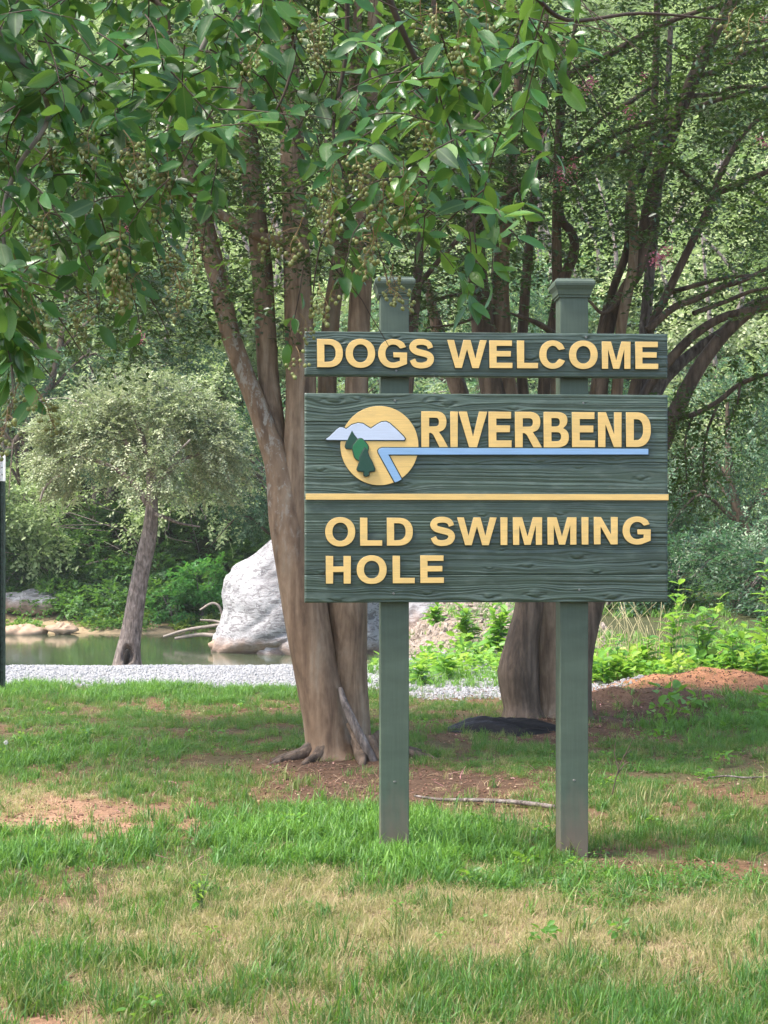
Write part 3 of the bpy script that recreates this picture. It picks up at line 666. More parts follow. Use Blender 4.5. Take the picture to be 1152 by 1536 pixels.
TB = [
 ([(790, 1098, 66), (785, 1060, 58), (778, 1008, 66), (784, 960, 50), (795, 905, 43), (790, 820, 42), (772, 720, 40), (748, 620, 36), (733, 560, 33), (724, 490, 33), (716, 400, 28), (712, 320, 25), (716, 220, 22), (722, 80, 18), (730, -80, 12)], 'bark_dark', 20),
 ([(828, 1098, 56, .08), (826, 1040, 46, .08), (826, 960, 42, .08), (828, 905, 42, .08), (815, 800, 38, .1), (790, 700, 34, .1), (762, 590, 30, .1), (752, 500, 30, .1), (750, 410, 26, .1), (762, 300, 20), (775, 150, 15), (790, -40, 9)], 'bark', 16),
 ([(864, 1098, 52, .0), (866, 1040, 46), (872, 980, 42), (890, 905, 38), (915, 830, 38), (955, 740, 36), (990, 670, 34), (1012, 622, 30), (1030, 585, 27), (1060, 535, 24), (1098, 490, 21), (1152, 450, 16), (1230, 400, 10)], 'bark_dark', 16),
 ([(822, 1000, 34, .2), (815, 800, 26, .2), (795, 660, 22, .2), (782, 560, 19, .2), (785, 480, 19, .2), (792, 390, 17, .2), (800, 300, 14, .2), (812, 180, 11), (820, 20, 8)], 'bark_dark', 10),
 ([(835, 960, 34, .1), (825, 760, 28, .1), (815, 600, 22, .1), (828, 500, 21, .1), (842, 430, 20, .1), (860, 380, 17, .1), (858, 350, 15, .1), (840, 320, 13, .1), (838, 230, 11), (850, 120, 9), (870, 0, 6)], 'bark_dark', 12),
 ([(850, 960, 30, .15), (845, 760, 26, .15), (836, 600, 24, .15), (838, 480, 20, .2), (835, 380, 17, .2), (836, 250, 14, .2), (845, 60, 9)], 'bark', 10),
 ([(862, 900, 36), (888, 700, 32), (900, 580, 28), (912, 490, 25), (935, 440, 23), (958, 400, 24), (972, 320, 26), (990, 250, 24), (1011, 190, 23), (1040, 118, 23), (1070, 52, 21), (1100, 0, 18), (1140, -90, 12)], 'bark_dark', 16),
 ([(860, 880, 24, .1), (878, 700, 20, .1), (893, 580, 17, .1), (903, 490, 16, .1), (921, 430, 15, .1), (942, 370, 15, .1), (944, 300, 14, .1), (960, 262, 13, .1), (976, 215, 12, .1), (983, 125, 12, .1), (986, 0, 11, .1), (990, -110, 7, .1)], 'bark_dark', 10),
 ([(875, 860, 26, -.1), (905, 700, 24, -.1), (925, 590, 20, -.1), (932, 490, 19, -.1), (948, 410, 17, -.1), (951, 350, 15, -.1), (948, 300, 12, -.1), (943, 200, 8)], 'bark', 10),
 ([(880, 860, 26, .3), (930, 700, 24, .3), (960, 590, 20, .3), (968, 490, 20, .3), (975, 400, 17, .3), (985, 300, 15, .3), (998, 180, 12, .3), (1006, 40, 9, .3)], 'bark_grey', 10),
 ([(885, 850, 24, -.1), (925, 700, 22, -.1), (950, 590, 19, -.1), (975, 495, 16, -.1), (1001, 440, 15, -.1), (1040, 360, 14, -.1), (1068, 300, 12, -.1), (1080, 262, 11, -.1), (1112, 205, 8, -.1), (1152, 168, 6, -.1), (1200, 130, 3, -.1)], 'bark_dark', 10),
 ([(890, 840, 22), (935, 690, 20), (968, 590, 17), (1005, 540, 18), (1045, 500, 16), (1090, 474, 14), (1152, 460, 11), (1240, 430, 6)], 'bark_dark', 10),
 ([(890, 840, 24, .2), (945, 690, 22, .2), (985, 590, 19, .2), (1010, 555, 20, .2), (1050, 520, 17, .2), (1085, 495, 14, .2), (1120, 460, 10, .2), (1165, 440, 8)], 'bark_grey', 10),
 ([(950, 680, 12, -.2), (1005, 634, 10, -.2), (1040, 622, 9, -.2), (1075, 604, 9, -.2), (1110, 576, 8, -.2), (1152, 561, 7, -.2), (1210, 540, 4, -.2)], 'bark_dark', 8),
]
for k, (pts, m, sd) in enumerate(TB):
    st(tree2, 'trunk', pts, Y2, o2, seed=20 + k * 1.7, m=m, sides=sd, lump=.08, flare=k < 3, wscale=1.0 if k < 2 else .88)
BR = [
 [(712, 350, 4, -.2), (776, 285, 7, -.2), (815, 262, 8, -.2), (856, 240, 9, -.2), (926, 200, 9, -.2), (1006, 175, 8, -.2), (1076, 150, 7, -.2), (1152, 130, 6, -.2)][::-1],
 [(1011, 190, 10), (960, 215, 9, -.3), (890, 250, 7, -.4), (830, 300, 4, -.4)],
 [(838, 150, 12), (851, 115, 11, -.1), (916, 80, 10, -.1), (991, 38, 9, -.1), (1045, 18, 7, -.1), (1110, 0, 4)],
 [(971, 495, 12, -.2), (1010, 462, 11, -.2), (1041, 450, 10, -.2), (1080, 432, 9, -.2), (1116, 420, 8, -.2), (1160, 398, 5)],
 [(1001, 440, 8), (1055, 425, 7, -.1), (1100, 415, 6), (1170, 412, 4)],
 [(1078, 288, 12), (1110, 275, 11, -.1), (1140, 262, 9), (1190, 240, 6)],
 [(1080, 300, 8), (1040, 270, 7, -.3), (1000, 240, 5, -.4), (950, 225, 3, -.4)],
 [(983, 125, 8), (950, 150, 7, -.1), (900, 180, 5, -.1), (860, 225, 3)],
 [(1041, 115, 9), (1080, 105, 8), (1120, 80, 7), (1180, 60, 4)],
 [(1030, 145, 8), (1075, 140, 8, .2), (1110, 130, 7, .2), (1170, 135, 5)],
 [(752, 440, 8, -.3), (720, 470, 6, -.3), (690, 485, 4, -.3), (640, 492, 3, -.3)],
 [(716, 440, 7, -.3), (690, 442, 7, -.35), (660, 448, 6, -.4), (630, 466, 4, -.4)],
 [(830, 500, 10, -.1), (812, 488, 9, -.3), (790, 478, 6, -.4), (765, 470, 4, -.4)],
 [(700, 620, 26, .2), (684, 575, 26, .25), (664, 520, 22, .3), (650, 470, 16, .3), (640, 420, 10, .3)],
 [(935, 445, 8), (905, 470, 6, -.2), (880, 450, 4, -.3), (850, 460, 3)],
 [(1152, 60, 5), (1090, 70, 6), (1040, 90, 7), (1000, 60, 4)],
 [(1040, 470, 8, -.1), (1090, 452, 7), (1130, 436, 6), (1180, 430, 4)],
]
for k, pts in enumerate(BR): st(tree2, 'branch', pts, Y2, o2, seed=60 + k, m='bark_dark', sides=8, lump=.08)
# crowns of the two
low = [(-300, 560), (-100, 520), (0, 430), (60, 455), (130, 540), (230, 575), (300, 510), (345, 500), (400, 560), (450, 440), (560, 400), (620, 486), (700, 480), (800, 450), (880, 470), (950, 450), (1000, 500), (1060, 440), (1152, 470), (1400, 520)]
lx, ly = np.array(low).T
def crown_pts(n, x0, x1, seed, y0, y1, clump=.28, ncl=260, top=-560):
    r = np.random.default_rng(seed)
    cpx = r.uniform(x0, x1, ncl); cY = r.uniform(y0, y1, ncl)
    lim = np.interp(cpx, lx, ly); cpy = top + (lim - top) * r.uniform(0, 1, ncl) ** .8
    c = np.stack([(cpx - 576) / F * cY, cY, 1.5 + (820 - cpy) / F * cY], -1)
    k = r.integers(0, ncl, n)
    p = c[k] + r.normal(0, 1, (n, 3)) * np.array([clump, clump, clump * .55])
    pp = PY(p[:, 1], p[:, 2]); px = PX(p[:, 0], p[:, 1])
    keep = pp < np.interp(px, lx, ly) + r.normal(0, 16, n)
    tint = np.clip(.42 + .3 * (r.random(ncl)[k] - .5) + r.normal(0, .08, n), 0, 1)
    return p[keep], tint[keep]
def crown(tree, org, n, x0, x1, seed, y0, y1, lm, leaf=.055, ncl=260):
    acc = Acc(); p, t = crown_pts(n, x0, x1, seed, y0, y1, ncl=ncl)
    r = np.random.default_rng(seed + 1); d = r.normal(0, 1, (len(p), 3)); d[:, 2] = d[:, 2] * .35 - .1
    sprigs(acc, p, d, 9, r.uniform(.18, .34, len(p)), leaf, leaf * .52, t, stem=.0025, seed=seed)
    o = link('crown', acc.mesh('crown', [lm, M['twig']], False, org), tree); o['kind'] = 'stuff'; return o
crown(tree1, o1, 9000, -260, 700, 11, 10.2, 13.2, LEAF_MID, ncl=420)
crown(tree2, o2, 10500, 520, 1420, 12, 11.6, 15.0, LEAF_MID, leaf=.058, ncl=520)
# a darker hanging spray to the right of the sign
acc = Acc(); r = np.random.default_rng(5)
cl = [P(1030, 620, 13.0), P(1045, 660, 13.1), P(1060, 700, 13.0), P(1025, 700, 13.0), P(1070, 650, 13.2), P(1090, 600, 13.1), P(1020, 585, 13.2), P(1120, 600, 13.3), P(1010, 650, 12.9), P(1035, 735, 13), P(1140, 520, 13.2), P(1120, 560, 13.2)]
pp = np.array([np.array(cl[k]) for k in r.integers(0, len(cl), 170)]) + r.normal(0, 1, (170, 3)) * np.array([.13, .12, .12])
d = r.normal(0, 1, (170, 3)); d[:, 2] = -abs(d[:, 2]) * .7
sprigs(acc, pp, d, 9, .2, .055, .03, np.full(170, .55), stem=.0025, seed=6)
o = link('hanging_spray', acc.mesh('hanging_spray', [LEAF_LOW, M['twig']], False, o2), tree2); o['kind'] = 'stuff'
for k, pts in enumerate([[(1078, 604, 5), (1060, 650, 4), (1055, 700, 3), (1060, 740, 2)], [(1040, 622, 4), (1028, 660, 3), (1030, 720, 2)], [(1110, 576, 4), (1105, 610, 3), (1090, 640, 2)]]):
    st(tree2, 'branch', [(a, b_, c, -.45) for a, b_, c in pts], Y2, o2, seed=90 + k, m='bark_dark', sides=6)
# pink blossom
PINK = plain('pink_petal', (.72, .22, .32), .6, var=.2, bmp=0)
def blossom_mesh(seed):
    r = np.random.default_rng(seed); acc = Acc(); n = 90
    c = r.normal(0, 1, (n, 3)) * np.array([.035, .035, .055]); d = r.normal(0, 1, (n, 3))
    V, T, m = leaves(c, d, r.normal(0, 1, (n, 3)), r.uniform(.014, .026, n), r.uniform(.012, .02, n)); acc.add(V, None, T, .5)
    return acc.mesh('blossom', [PINK])
BL = [blossom_mesh(1), blossom_mesh(2)]
for k, (px, py, s) in enumerate([(840, 262, 1.1), (858, 252, 1.0), (985, 388, .9), (998, 380, .8), (886, 122, .8), (880, 132, .7), (944, 170, .9), (964, 116, .6), (1140, 213, .8), (788, 230, .7), (858, 82, .7), (985, 220, .5), (816, 205, .5), (1146, 28, .6), (775, 228, .5), (1098, 92, .4)]):
    o = link('blossom', BL[k % 2], tree2, P(px, py, 12.2 + .1 * (k % 5)) - t2b); o.scale = (s, s, s); o.rotation_euler = (k, k * 2, k * 3)
for px, py in ((190, 345), (210, 503), (150, 240)):
    o = link('blossom', BL[0], tree1, P(px, py, 10.5) - t1b); o.scale = (.5,) * 3

# ------------------------------------------------------------------ the near crape myrtle, its boughs hanging in from above left
LEAF_NEAR = leaf_mat('crape_leaf_near', [(0, (.014, .062, .014)), (.35, (.03, .125, .024)), (.7, (.052, .175, .034)), (1, (.13, .27, .04))], rough=.33, trans=.26, src='obj', spec=.55)
LEAF_NEAR_M = leaf_mat('crape_leaf_near_mass', [(0, (.014, .062, .014)), (.35, (.03, .125, .024)), (.7, (.052, .175, .034)), (1, (.13, .27, .04))], rough=.33, trans=.26, spec=.55)
nt = LEAF_NEAR.node_tree; bs = [q for q in nt.nodes if q.type == 'BSDF_PRINCIPLED'][0]; src_ = bs.inputs['Base Color'].links[0].from_socket   # pale midrib
ra = N(nt, 'ShaderNodeAttribute'); ra.attribute_name = 'rib'
nt.links.new(mixc(nt, ramp(nt, [(0, (.8,) * 3), (.03, (0, 0, 0))], ra.outputs['Fac']).outputs[0], src_, (.16, .26, .08)), bs.inputs['Base Color'])
for m_ in (LEAF_NEAR, LEAF_NEAR_M):      # leaf veins
    nt = m_.node_tree; bs = [q for q in nt.nodes if q.type == 'BSDF_PRINCIPLED'][0]
    bump(nt, bs, noise_tex(nt, coords(nt), 90, 3).outputs[0], .25, .004)
def rib(v): return {'rib': np.abs(v[:, 1])}
def near_leaf(seed, curl=.12, fold=.16, W_=.25):
    """unit leaf along +X, upper side +Z"""
    r = random.Random(seed); ts = [0, .12, .3, .52, .74, .9, 1.0]; ws = [0.02, .55, .95, 1.0, .78, .42, 0.0]
    V = []; 
    for t, w in zip(ts, ws):
        z = -curl * t * t; e = W_ * w * .5 * 2
        wv = .012 * math.sin(t * 9 + seed)
        V += [(t, 0, z), (t, e, z + fold * e * 1.3 + wv), (t, -e, z + fold * e * 1.3 - wv)]
    Q = []
    for k in range(6):
        a = 3 * k
        Q += [(a, a + 3, a + 4, a + 1), (a, a + 2, a + 5, a + 3)]
    return np.array(V), np.array(Q)
NLV = [near_leaf(1, .10, .22, .22), near_leaf(2, .22, .40, .21), near_leaf(3, -.05, .30, .25), near_leaf(4, .36, .18, .215)]
NLM = [new_mesh('leaf', v, q, [LEAF_NEAR], None, True, rib(v)) for v, q in NLV]
tn = Vector((-2.0, 3.6, 0)); tn.z = Hs(-2.0, 3.6)
neart = empty('crape_myrtle', tn, label='near crape myrtle whose large glossy leaves and seed clusters hang across the top left', cat='tree')
on = tuple(tn)
def wtube(name, pts, rad, parent, m, org, sides=8, lump=.06, seed=0, n=5):
    V, Q, T = tube(pts, rad, sides, n, lump, seed); return link(name, new_mesh(name, V - np.array(org), [Q, T], [M[m]], None, True), parent)
wtube('trunk', [(-2.0, 3.6, -.1), (-2.02, 3.6, .6), (-1.95, 3.55, 1.4), (-1.8, 3.5, 2.2), (-1.5, 3.4, 2.9), (-1.1, 3.3, 3.3)], [.10, .08, .07, .06, .045, .03], neart, 'bark', on, 14)
wtube('trunk', [(-2.08, 3.7, -.1), (-2.2, 3.7, .8), (-2.4, 3.9, 1.8), (-2.5, 4.2, 3.0), (-2.4, 4.5, 4.0)], [.08, .065, .055, .045, .02], neart, 'bark', on, 12)
wtube('trunk', [(-1.95, 3.5, .2), (-1.9, 3.2, 1.2), (-1.9, 2.9, 2.2), (-1.5, 2.6, 3.2), (-.8, 2.6, 3.6)], [.07, .06, .05, .035, .02], neart, 'bark', on, 12)
def Pn(px, py, Y): return tuple(P(px, py, Y))
limbs = [
  ([(-1.1, 3.3, 3.3), (-.75, 3.3, 3.1), Pn(250, -260, 3.3), Pn(335, -60, 3.25), Pn(318, 35, 3.2), Pn(285, 110, 3.2), Pn(262, 160, 3.2), Pn(245, 215, 3.2)], [.026, .02, .013, .008, .006, .0048, .0035, .002], 'twig_pale'),
  ([(-1.5, 3.4, 2.9), (-1.1, 3.4, 2.8), Pn(0, -150, 3.45), Pn(120, -50, 3.4), Pn(245, 12, 3.4), Pn(180, 75, 3.35), Pn(140, 130, 3.3), Pn(110, 190, 3.3)], [.03, .022, .012, .009, .006, .005, .003, .002], 'twig'),
  ([(-1.8, 3.5, 2.2), (-1.3, 3.3, 2.45), Pn(-60, 30, 3.0), Pn(40, 100, 3.0), Pn(72, 175, 3.0), Pn(30, 245, 3.0), Pn(6, 310, 3.0), Pn(8, 400, 3.0), Pn(14, 500, 3.0), Pn(20, 590, 3.0)], [.03, .02, .009, .006, .005, .0045, .004, .0035, .003, .0015], 'twig_pale'),
  ([(-.8, 2.6, 3.6), (-.3, 2.9, 3.4), Pn(480, -260, 3.1), Pn(560, -60, 3.2), Pn(610, 60, 3.25), Pn(660, 160, 3.3), Pn(700, 260, 3.3), Pn(715, 380, 3.3)], [.022, .016, .011, .008, .006, .0045, .003, .0015], 'twig'),
  ([(-.3, 2.9, 3.4), (.1, 3.0, 3.2), Pn(760, -150, 3.4), Pn(790, -20, 3.5), Pn(770, 90, 3.5), Pn(720, 170, 3.45), Pn(640, 250, 3.4), Pn(560, 310, 3.4)], [.016, .012, .008, .006, .0045, .0035, .0025, .0015], 'twig'),
  ([(-1.1, 3.3, 3.3), (-.6, 3.0, 3.2), Pn(300, -200, 3.0), Pn(400, -40, 3.0), Pn(440, 60, 3.05), Pn(430, 130, 3.05), Pn(400, 190, 3.05)], [.02, .014, .009, .006, .004, .003, .0015], 'twig'),
  ([(-.3, 2.9, 3.4), Pn(500, -120, 3.4), Pn(520, 60, 3.5), Pn(500, 190, 3.5), Pn(515, 290, 3.5), Pn(480, 370, 3.5), Pn(465, 480, 3.5)], [.012, .007, .005, .004, .003, .0022, .001], 'twig'),
  ([Pn(790, -20, 3.5), Pn(850, 30, 3.6), Pn(960, 20, 3.7), Pn(1090, 30, 3.8)], [.006, .005, .004, .002], 'twig'),
]
for k, (pts, rad, m) in enumerate(limbs): wtube('branch', pts, rad, neart, m, on, 7, .08, k)
nlow = np.array([(-200, 560), (0, 540), (40, 570), (66, 500), (90, 410), (140, 430), (200, 455), (250, 360), (300, 330), (345, 265), (400, 180), (440, 200), (452, 250), (470, 440), (520, 470), (560, 400), (600, 330), (640, 370), (700, 400), (770, 400), (810, 280), (840, 220), (870, 60), (930, -20), (1300, -40)], float)
dens = np.array([(-200, 1), (0, 1), (330, 1), (420, .8), (450, .25), (600, .75), (790, 1), (850, .5), (880, .0), (1300, 0)], float)
r = np.random.default_rng(21)
LP, LD, LN, LL, LK = [], [], [], [], []
def grow_twig(start, direction, n, length, leaf, keep=True):
    """a drooping shoot with alternate leaves"""
    p = np.array(start, float); d = nrm(np.array(direction, float)); path = [p.copy()]; st_ = length / n
    side = nrm(np.cross(d, [0, 0, 1.]))
    for k in range(n):
        d = nrm(d + np.array([0, 0, -.10]) + r.normal(0, .09, 3)); p = p + d * st_; path.append(p.copy())
        side = nrm(np.cross(d, [0, 0, 1.]) + r.normal(0, .25, 3)); s = 1 if k % 2 else -1
        for rep in ((s,) if r.random() < .55 else (s, -s)):
            ld = nrm(d * .55 + side * rep * .85 + np.array([0, 0, r.normal(-.18, .3)]) + r.normal(0, .15, 3))
            nn_ = nrm(np.array([0, -.65, .8]) + r.normal(0, .5, 3))
            px, py = PX(p[0], p[1]), PY(p[1], p[2])
            ok = (not keep) or (py < np.interp(px, nlow[:, 0], nlow[:, 1]) and (r.random() < np.interp(px, dens[:, 0], dens[:, 1])))
            if ok:
                LP.append(p + ld * .004); LD.append(ld); LN.append(nn_); LL.append(leaf * r.uniform(.5, 1.2)); LK.append(r.integers(0, 4))
    return path
TW = Acc()
def twig_tube(path, r0):
    V, Q, T = tube(path, np.linspace(r0, r0 * .4, len(path)), 5, 0, 0, 0); TW.add(V, Q, T, .5)
ntw = 430
for k in range(ntw):
    for _ in range(30):
        px = r.uniform(-160, 880); lim = np.interp(px, nlow[:, 0], nlow[:, 1])
        if r.random() < np.interp(px, dens[:, 0], dens[:, 1]): break
    py = -140 + (lim + 90) * r.random() ** 1.05
    Y = r.uniform(2.85, 3.9) if px > 80 else r.uniform(2.8, 3.5)
    s = P(px, py, Y); a = r.uniform(0, 2 * PI)
    path = grow_twig(s, (math.cos(a) * .8, math.sin(a) * .6, r.uniform(-.75, .15)), int(r.integers(5, 10)), r.uniform(.12, .24), .058)
    twig_tube(path, .0018)
for px, py, Y, dr, n_ in [(2, 330, 3.0, (.2, 0, -1), 8), (5, 430, 3.0, (.2, .1, -1), 8), (10, 470, 3.0, (.3, 0, -1), 5), (625, 330, 3.4, (.5, 0, -.6), 6), (700, 330, 3.3, (.1, 0, -1), 8), (740, 300, 3.4, (.1, .1, -1), 8), (455, 400, 3.5, (-.3, 0, -1), 3),
                          (410, 290, 3.4, (.5, 0, .1), 4), (440, 330, 3.4, (.5, 0, -.3), 4), (475, 200, 3.4, (.2, 0, -.9), 7), (130, 360, 3.2, (.3, 0, -1), 6), (195, 370, 3.2, (0, 0, -1), 5)]:
    twig_tube(grow_twig(P(px, py, Y), dr, n_, .17, .060, False), .0018)
LP, LD, LN, LL, LK = map(np.array, (LP, LD, LN, LL, LK))
for arr in (LP,): pass
S_ = nrm(np.cross(LN, LD)); U_ = np.cross(LD, S_)
vis = (PX(LP[:, 0], LP[:, 1]) > 0) & (PX(LP[:, 0], LP[:, 1]) < 1152) & (PY(LP[:, 1], LP[:, 2]) > 0)
score = LL / LP[:, 1] * vis; order = np.argsort(-score); big = order[:300]; rest = order[300:]
for k in big:
    o = link('leaf', NLM[LK[k]], neart)
    Mx = Matrix(((LD[k][0], S_[k][0], U_[k][0], LP[k][0]), (LD[k][1], S_[k][1], U_[k][1], LP[k][1]), (LD[k][2], S_[k][2], U_[k][2], LP[k][2]), (0, 0, 0, 1)))
    o.matrix_local = Matrix.Translation(-tn) @ Mx @ Matrix.Scale(float(LL[k]), 4)
acc = Acc()
for k in rest:
    v, q = NLV[LK[k]]; V = LP[k] + (v[:, :1] * LD[k] + v[:, 1:2] * S_[k] + v[:, 2:] * U_[k]) * LL[k]
    acc.add(V, q, None, r.random())
# rest of the crown, above and behind the camera's field, that shades the place
top = Acc(); rr2 = np.random.default_rng(77); n_ = 1500
c = np.stack([rr2.uniform(-3.6, 2.6, n_), rr2.uniform(.8, 6.5, n_), rr2.uniform(3.1, 5.0, n_)], -1)
c = c[PY(np.maximum(c[:, 1], .5), c[:, 2]) < -160]
d = rr2.normal(0, 1, (len(c), 3)); d[:, 2] *= .4
sprigs(acc, c, d, 8, .25, .065, .034, rr2.random(len(c)), seed=4)
o = link('crown', acc.mesh('crown', [LEAF_NEAR_M], True, on), neart); o['kind'] = 'stuff'
o = link('twigs', TW.mesh('twigs', [M['twig']], True, on), neart); o['kind'] = 'stuff'
# seed clusters
SEED = plain('green_seed_capsule', (.20, .22, .065), .5, var=.4, scale=40, bmp=.1); SEED2 = plain('seed_stalk', (.20, .13, .05), .7, bmp=0)
def seed_cluster(seed, n=24, L=.14):
    r_ = np.random.default_rng(seed); acc = Acc()
    bm = bmesh.new(); bmesh.ops.create_icosphere(bm, subdivisions=2, radius=1); bm.verts.ensure_lookup_table()
    sv = np.array([v.co[:] for v in bm.verts]); sf = np.array([[v.index for v in f.verts] for f in bm.faces]); bm.free()
    main = [(0, 0, 0), (.01, 0, -L * .35), (0, .01, -L * .7), (.005, 0, -L)]
    V, Q, T = tube(main, [.0014, .0012, .001, .0006], 5, 4); acc.add(V, Q, T, .5, 1)
    for k in range(n):
        t = r_.uniform(.12, 1); base = np.array([0, 0, -L * t]); a = r_.uniform(0, 2 * PI); rad = (1.05 - t * .65) * .042 * r_.uniform(.5, 1.1)
        tip = base + np.array([math.cos(a) * rad, math.sin(a) * rad, -r_.uniform(.002, .028)])
        V, Q, T = tube([base, (base + tip) / 2 + np.array([0, 0, .004]), tip], [.0007, .0006, .0005], 4, 2); acc.add(V, Q, T, .5, 1)
        q = r_.uniform(.0042, .0062); s2 = sv * q * np.array([1, 1, 1.12]); s2[:, 2] += np.where(sv[:, 2] < -.9, -.0015, 0)
        acc.add(s2 + tip, None, sf, .5, 0)
    return acc.mesh('seed_cluster', [SEED, SEED2], True)
SCM = [seed_cluster(1), seed_cluster(2, 18, .11), seed_cluster(3, 30, .18), seed_cluster(4, 11, .09)]
CL = [(185, 195, 1), (62, 190, 0), (120, 255, 1), (80, 310, 0), (210, 225, 0), (250, 225, 2), (180, 330, 2), (235, 355, 2), (215, 400, 0), (160, 400, 1), (262, 405, 1), (240, 240, 1), (505, 235, 2), (535, 215, 0), (480, 270, 0), (498, 290, 1), (455, 325, 3), (415, 320, 3), (408, 340, 3),
      (575, 270, 2), (560, 340, 1), (590, 395, 3), (578, 410, 1), (478, 425, 3), (500, 420, 3), (20, 380, 2), (45, 440, 1), (15, 510, 2), (35, 560, 2), (50, 580, 0), (12, 610, 0), (8, 380, 0), (630, -10, 2), (655, 5, 1), (700, -20, 2), (725, 0, 1), (690, 30, 0), (765, -20, 1),
      (610, 160, 0), (585, 220, 1), (605, 240, 3), (1105, 10, 3), (1130, 20, 3), (444, 520, 3), (450, 470, 3), (30, 200, 1), (140, 180, 1), (440, -10, 1), (475, 10, 2), (455, 30, 0), (395, 60, 1), (340, 225, 3), (290, 360, 1), (130, 430, 3), (110, 470, 3), (300, 150, 3), (620, 270, 1)]
for k, (px, py, v) in enumerate(CL):
    o = link('seed_cluster', SCM[v], neart, P(px, py, 2.82 + .42 * ((k * 37) % 10) / 10) - tn)
    o.rotation_euler = (random.uniform(-.5, .5), random.uniform(-.5, .5), k * 1.3); s = random.uniform(.62, .85); o.scale = (s, s, s)

# ------------------------------------------------------------------ river bank tree, boulder, rocks, driftwood
LEAF_PALE = leaf_mat('willow_leaf', [(0, (.04, .07, .03)), (.3, (.14, .19, .09)), (.65, (.31, .37, .20)), (1, (.54, .56, .36))], rough=.5, trans=.3, tcol=(.3, .4, .12))
tb = P(193, 1012, 26.5); tb.z = Hs(tb.x, 26.5)
rt = empty('river_tree', tb, label='leaning grey-barked tree with pale rounded crown at the water edge', cat='tree'); orr = tuple(tb)
def tr(name, pts, Y=26.5, m='bark_grey', **kw): return st(rt, name, pts, Y, orr, m=m, **kw)
V, Q, T = tube([P(188, 1030, 26.5), P(190, 1004, 26.5), P(192, 985, 26.5), P(196, 960, 26.5), P(200, 930, 26.5), P(206, 890, 26.5), P(214, 850, 26.5), P(221, 815, 26.5), P(226, 780, 26.5), P(228, 745, 26.5), P(225, 700, 26.5)],
               [k / 2 / F * 26.5 for k in (62, 46, 38, 31, 28, 26, 25, 25, 22, 17, 11)], 26, 6, .09, 3)
# hollow at the foot
V = np.array(V); hc = np.array(P(190, 984, 26.2)); dd = ((V[:, 0] - hc[0]) / .07) ** 2 + ((V[:, 2] - hc[2]) / .13) ** 2
fr_ = (V[:, 1] < tb.y - .02) & (dd < 1.8); V[fr_, 1] += .25 * np.exp(-dd[fr_] * .8)
link('trunk', new_mesh('trunk', V - np.array(orr), [Q, T], [M['bark_grey']], None, True), rt)
hb_m = plain('hole_shade', (.008, .006, .005), 1, bmp=0)  # near-black colour stands in for the shade inside openings
Vh, Qh, Th = tube([P(189, 996, 26.18), P(190, 985, 26.16), P(191, 974, 26.2)], [.045, .06, .02], 8, 3, .1, 2)
link('hollow', new_mesh('hollow', Vh - np.array(orr), [Qh, Th], [hb_m], None, True), rt)
for k, pts in enumerate([[(226, 760, 14), (190, 715, 9), (140, 690, 6), (90, 690, 3), (66, 740, 2)], [(227, 750, 13), (260, 700, 8), (310, 680, 5), (345, 720, 2)], [(226, 730, 12), (215, 660, 8), (190, 600, 5), (170, 560, 3)],
                         [(228, 740, 10), (240, 660, 7), (270, 610, 4), (290, 580, 2)], [(226, 720, 8), (170, 640, 5), (110, 600, 3), (60, 600, 2)], [(228, 770, 8), (245, 775, 6, -.2), (270, 785, 4), (300, 790, 2)],
                         [(120, 700, 4, -.6), (90, 712, 4, -.8), (68, 730, 4, -.8), (60, 752, 3, -.8)], [(230, 720, 5, -1), (255, 690, 4, -1.2), (285, 660, 3, -1.4)]]):
    tr('branch', pts, m='twig_pale' if k > 5 else 'bark_grey', sides=6, seed=k)
acc = Acc(); r = np.random.default_rng(31); ncl = 190
u = nrm(r.normal(0, 1, (ncl, 3))); u[:, 2] = np.where(u[:, 2] < -.35, -u[:, 2], u[:, 2]); rad = r.uniform(.45, 1, ncl)[:, None] ** .5
cc = np.array(P(202, 700, 26.5)) + u * rad * np.array([1.78, 1.5, 1.45]) + np.array([0, 0, .06])
k = r.integers(0, ncl, 7200); pp = cc[k] + r.normal(0, 1, (7200, 3)) * np.array([.13, .13, .12])
edge = np.linalg.norm((pp - np.array(P(202, 700, 26.5))) / np.array([1.62, 1.5, 1.52]), axis=1)
d = (pp - np.array(P(202, 720, 26.5))) * .5 + r.normal(0, .5, pp.shape); d[:, 2] -= .55
upn = np.clip((pp[:, 2] - P(0, 760, 26.5).z) / 2.2, 0, 1)
sprigs(acc, pp, d, 10, r.uniform(.15, .32, 7200), .058, .033, np.clip(.62 + .35 * (r.random(ncl)[k] - .5) + r.normal(0, .15, 7200), 0, 1), seed=32, stem=.003)
o = link('crown', acc.mesh('crown', [LEAF_PALE, M['twig_pale']], False, orr), rt); o['kind'] = 'stuff'

# boulder
bm_, nt, bs, out = mat('pale_granite')
v = coords(nt, (1, 1, 1)); n1 = noise_tex(nt, v, 1.3, 8, .65, .3); n2 = noise_tex(nt, coords(nt, (1, 1, 3)), 3.5, 7, .7, 1.2); n3 = noise_tex(nt, v, 14, 5, .7)
c1 = ramp(nt, [(.3, (.15, .145, .15)), (.5, (.30, .295, .30)), (.7, (.46, .455, .46))], n1.outputs[0])
c2 = mixc(nt, ramp(nt, [(.43, (.9,) * 3), (.50, (0, 0, 0))], n2.outputs[0]).outputs[0], c1.outputs[0], (.13, .12, .125))
sp = N(nt, 'ShaderNodeSeparateXYZ'); tc = N(nt, 'ShaderNodeTexCoord'); nt.links.new(tc.outputs[3], sp.inputs[0])
ad = N(nt, 'ShaderNodeMath', operation='MULTIPLY_ADD', i1=.7); nt.links.new(n1.outputs[0], ad.inputs[0]); nt.links.new(sp.outputs[2], ad.inputs[2])
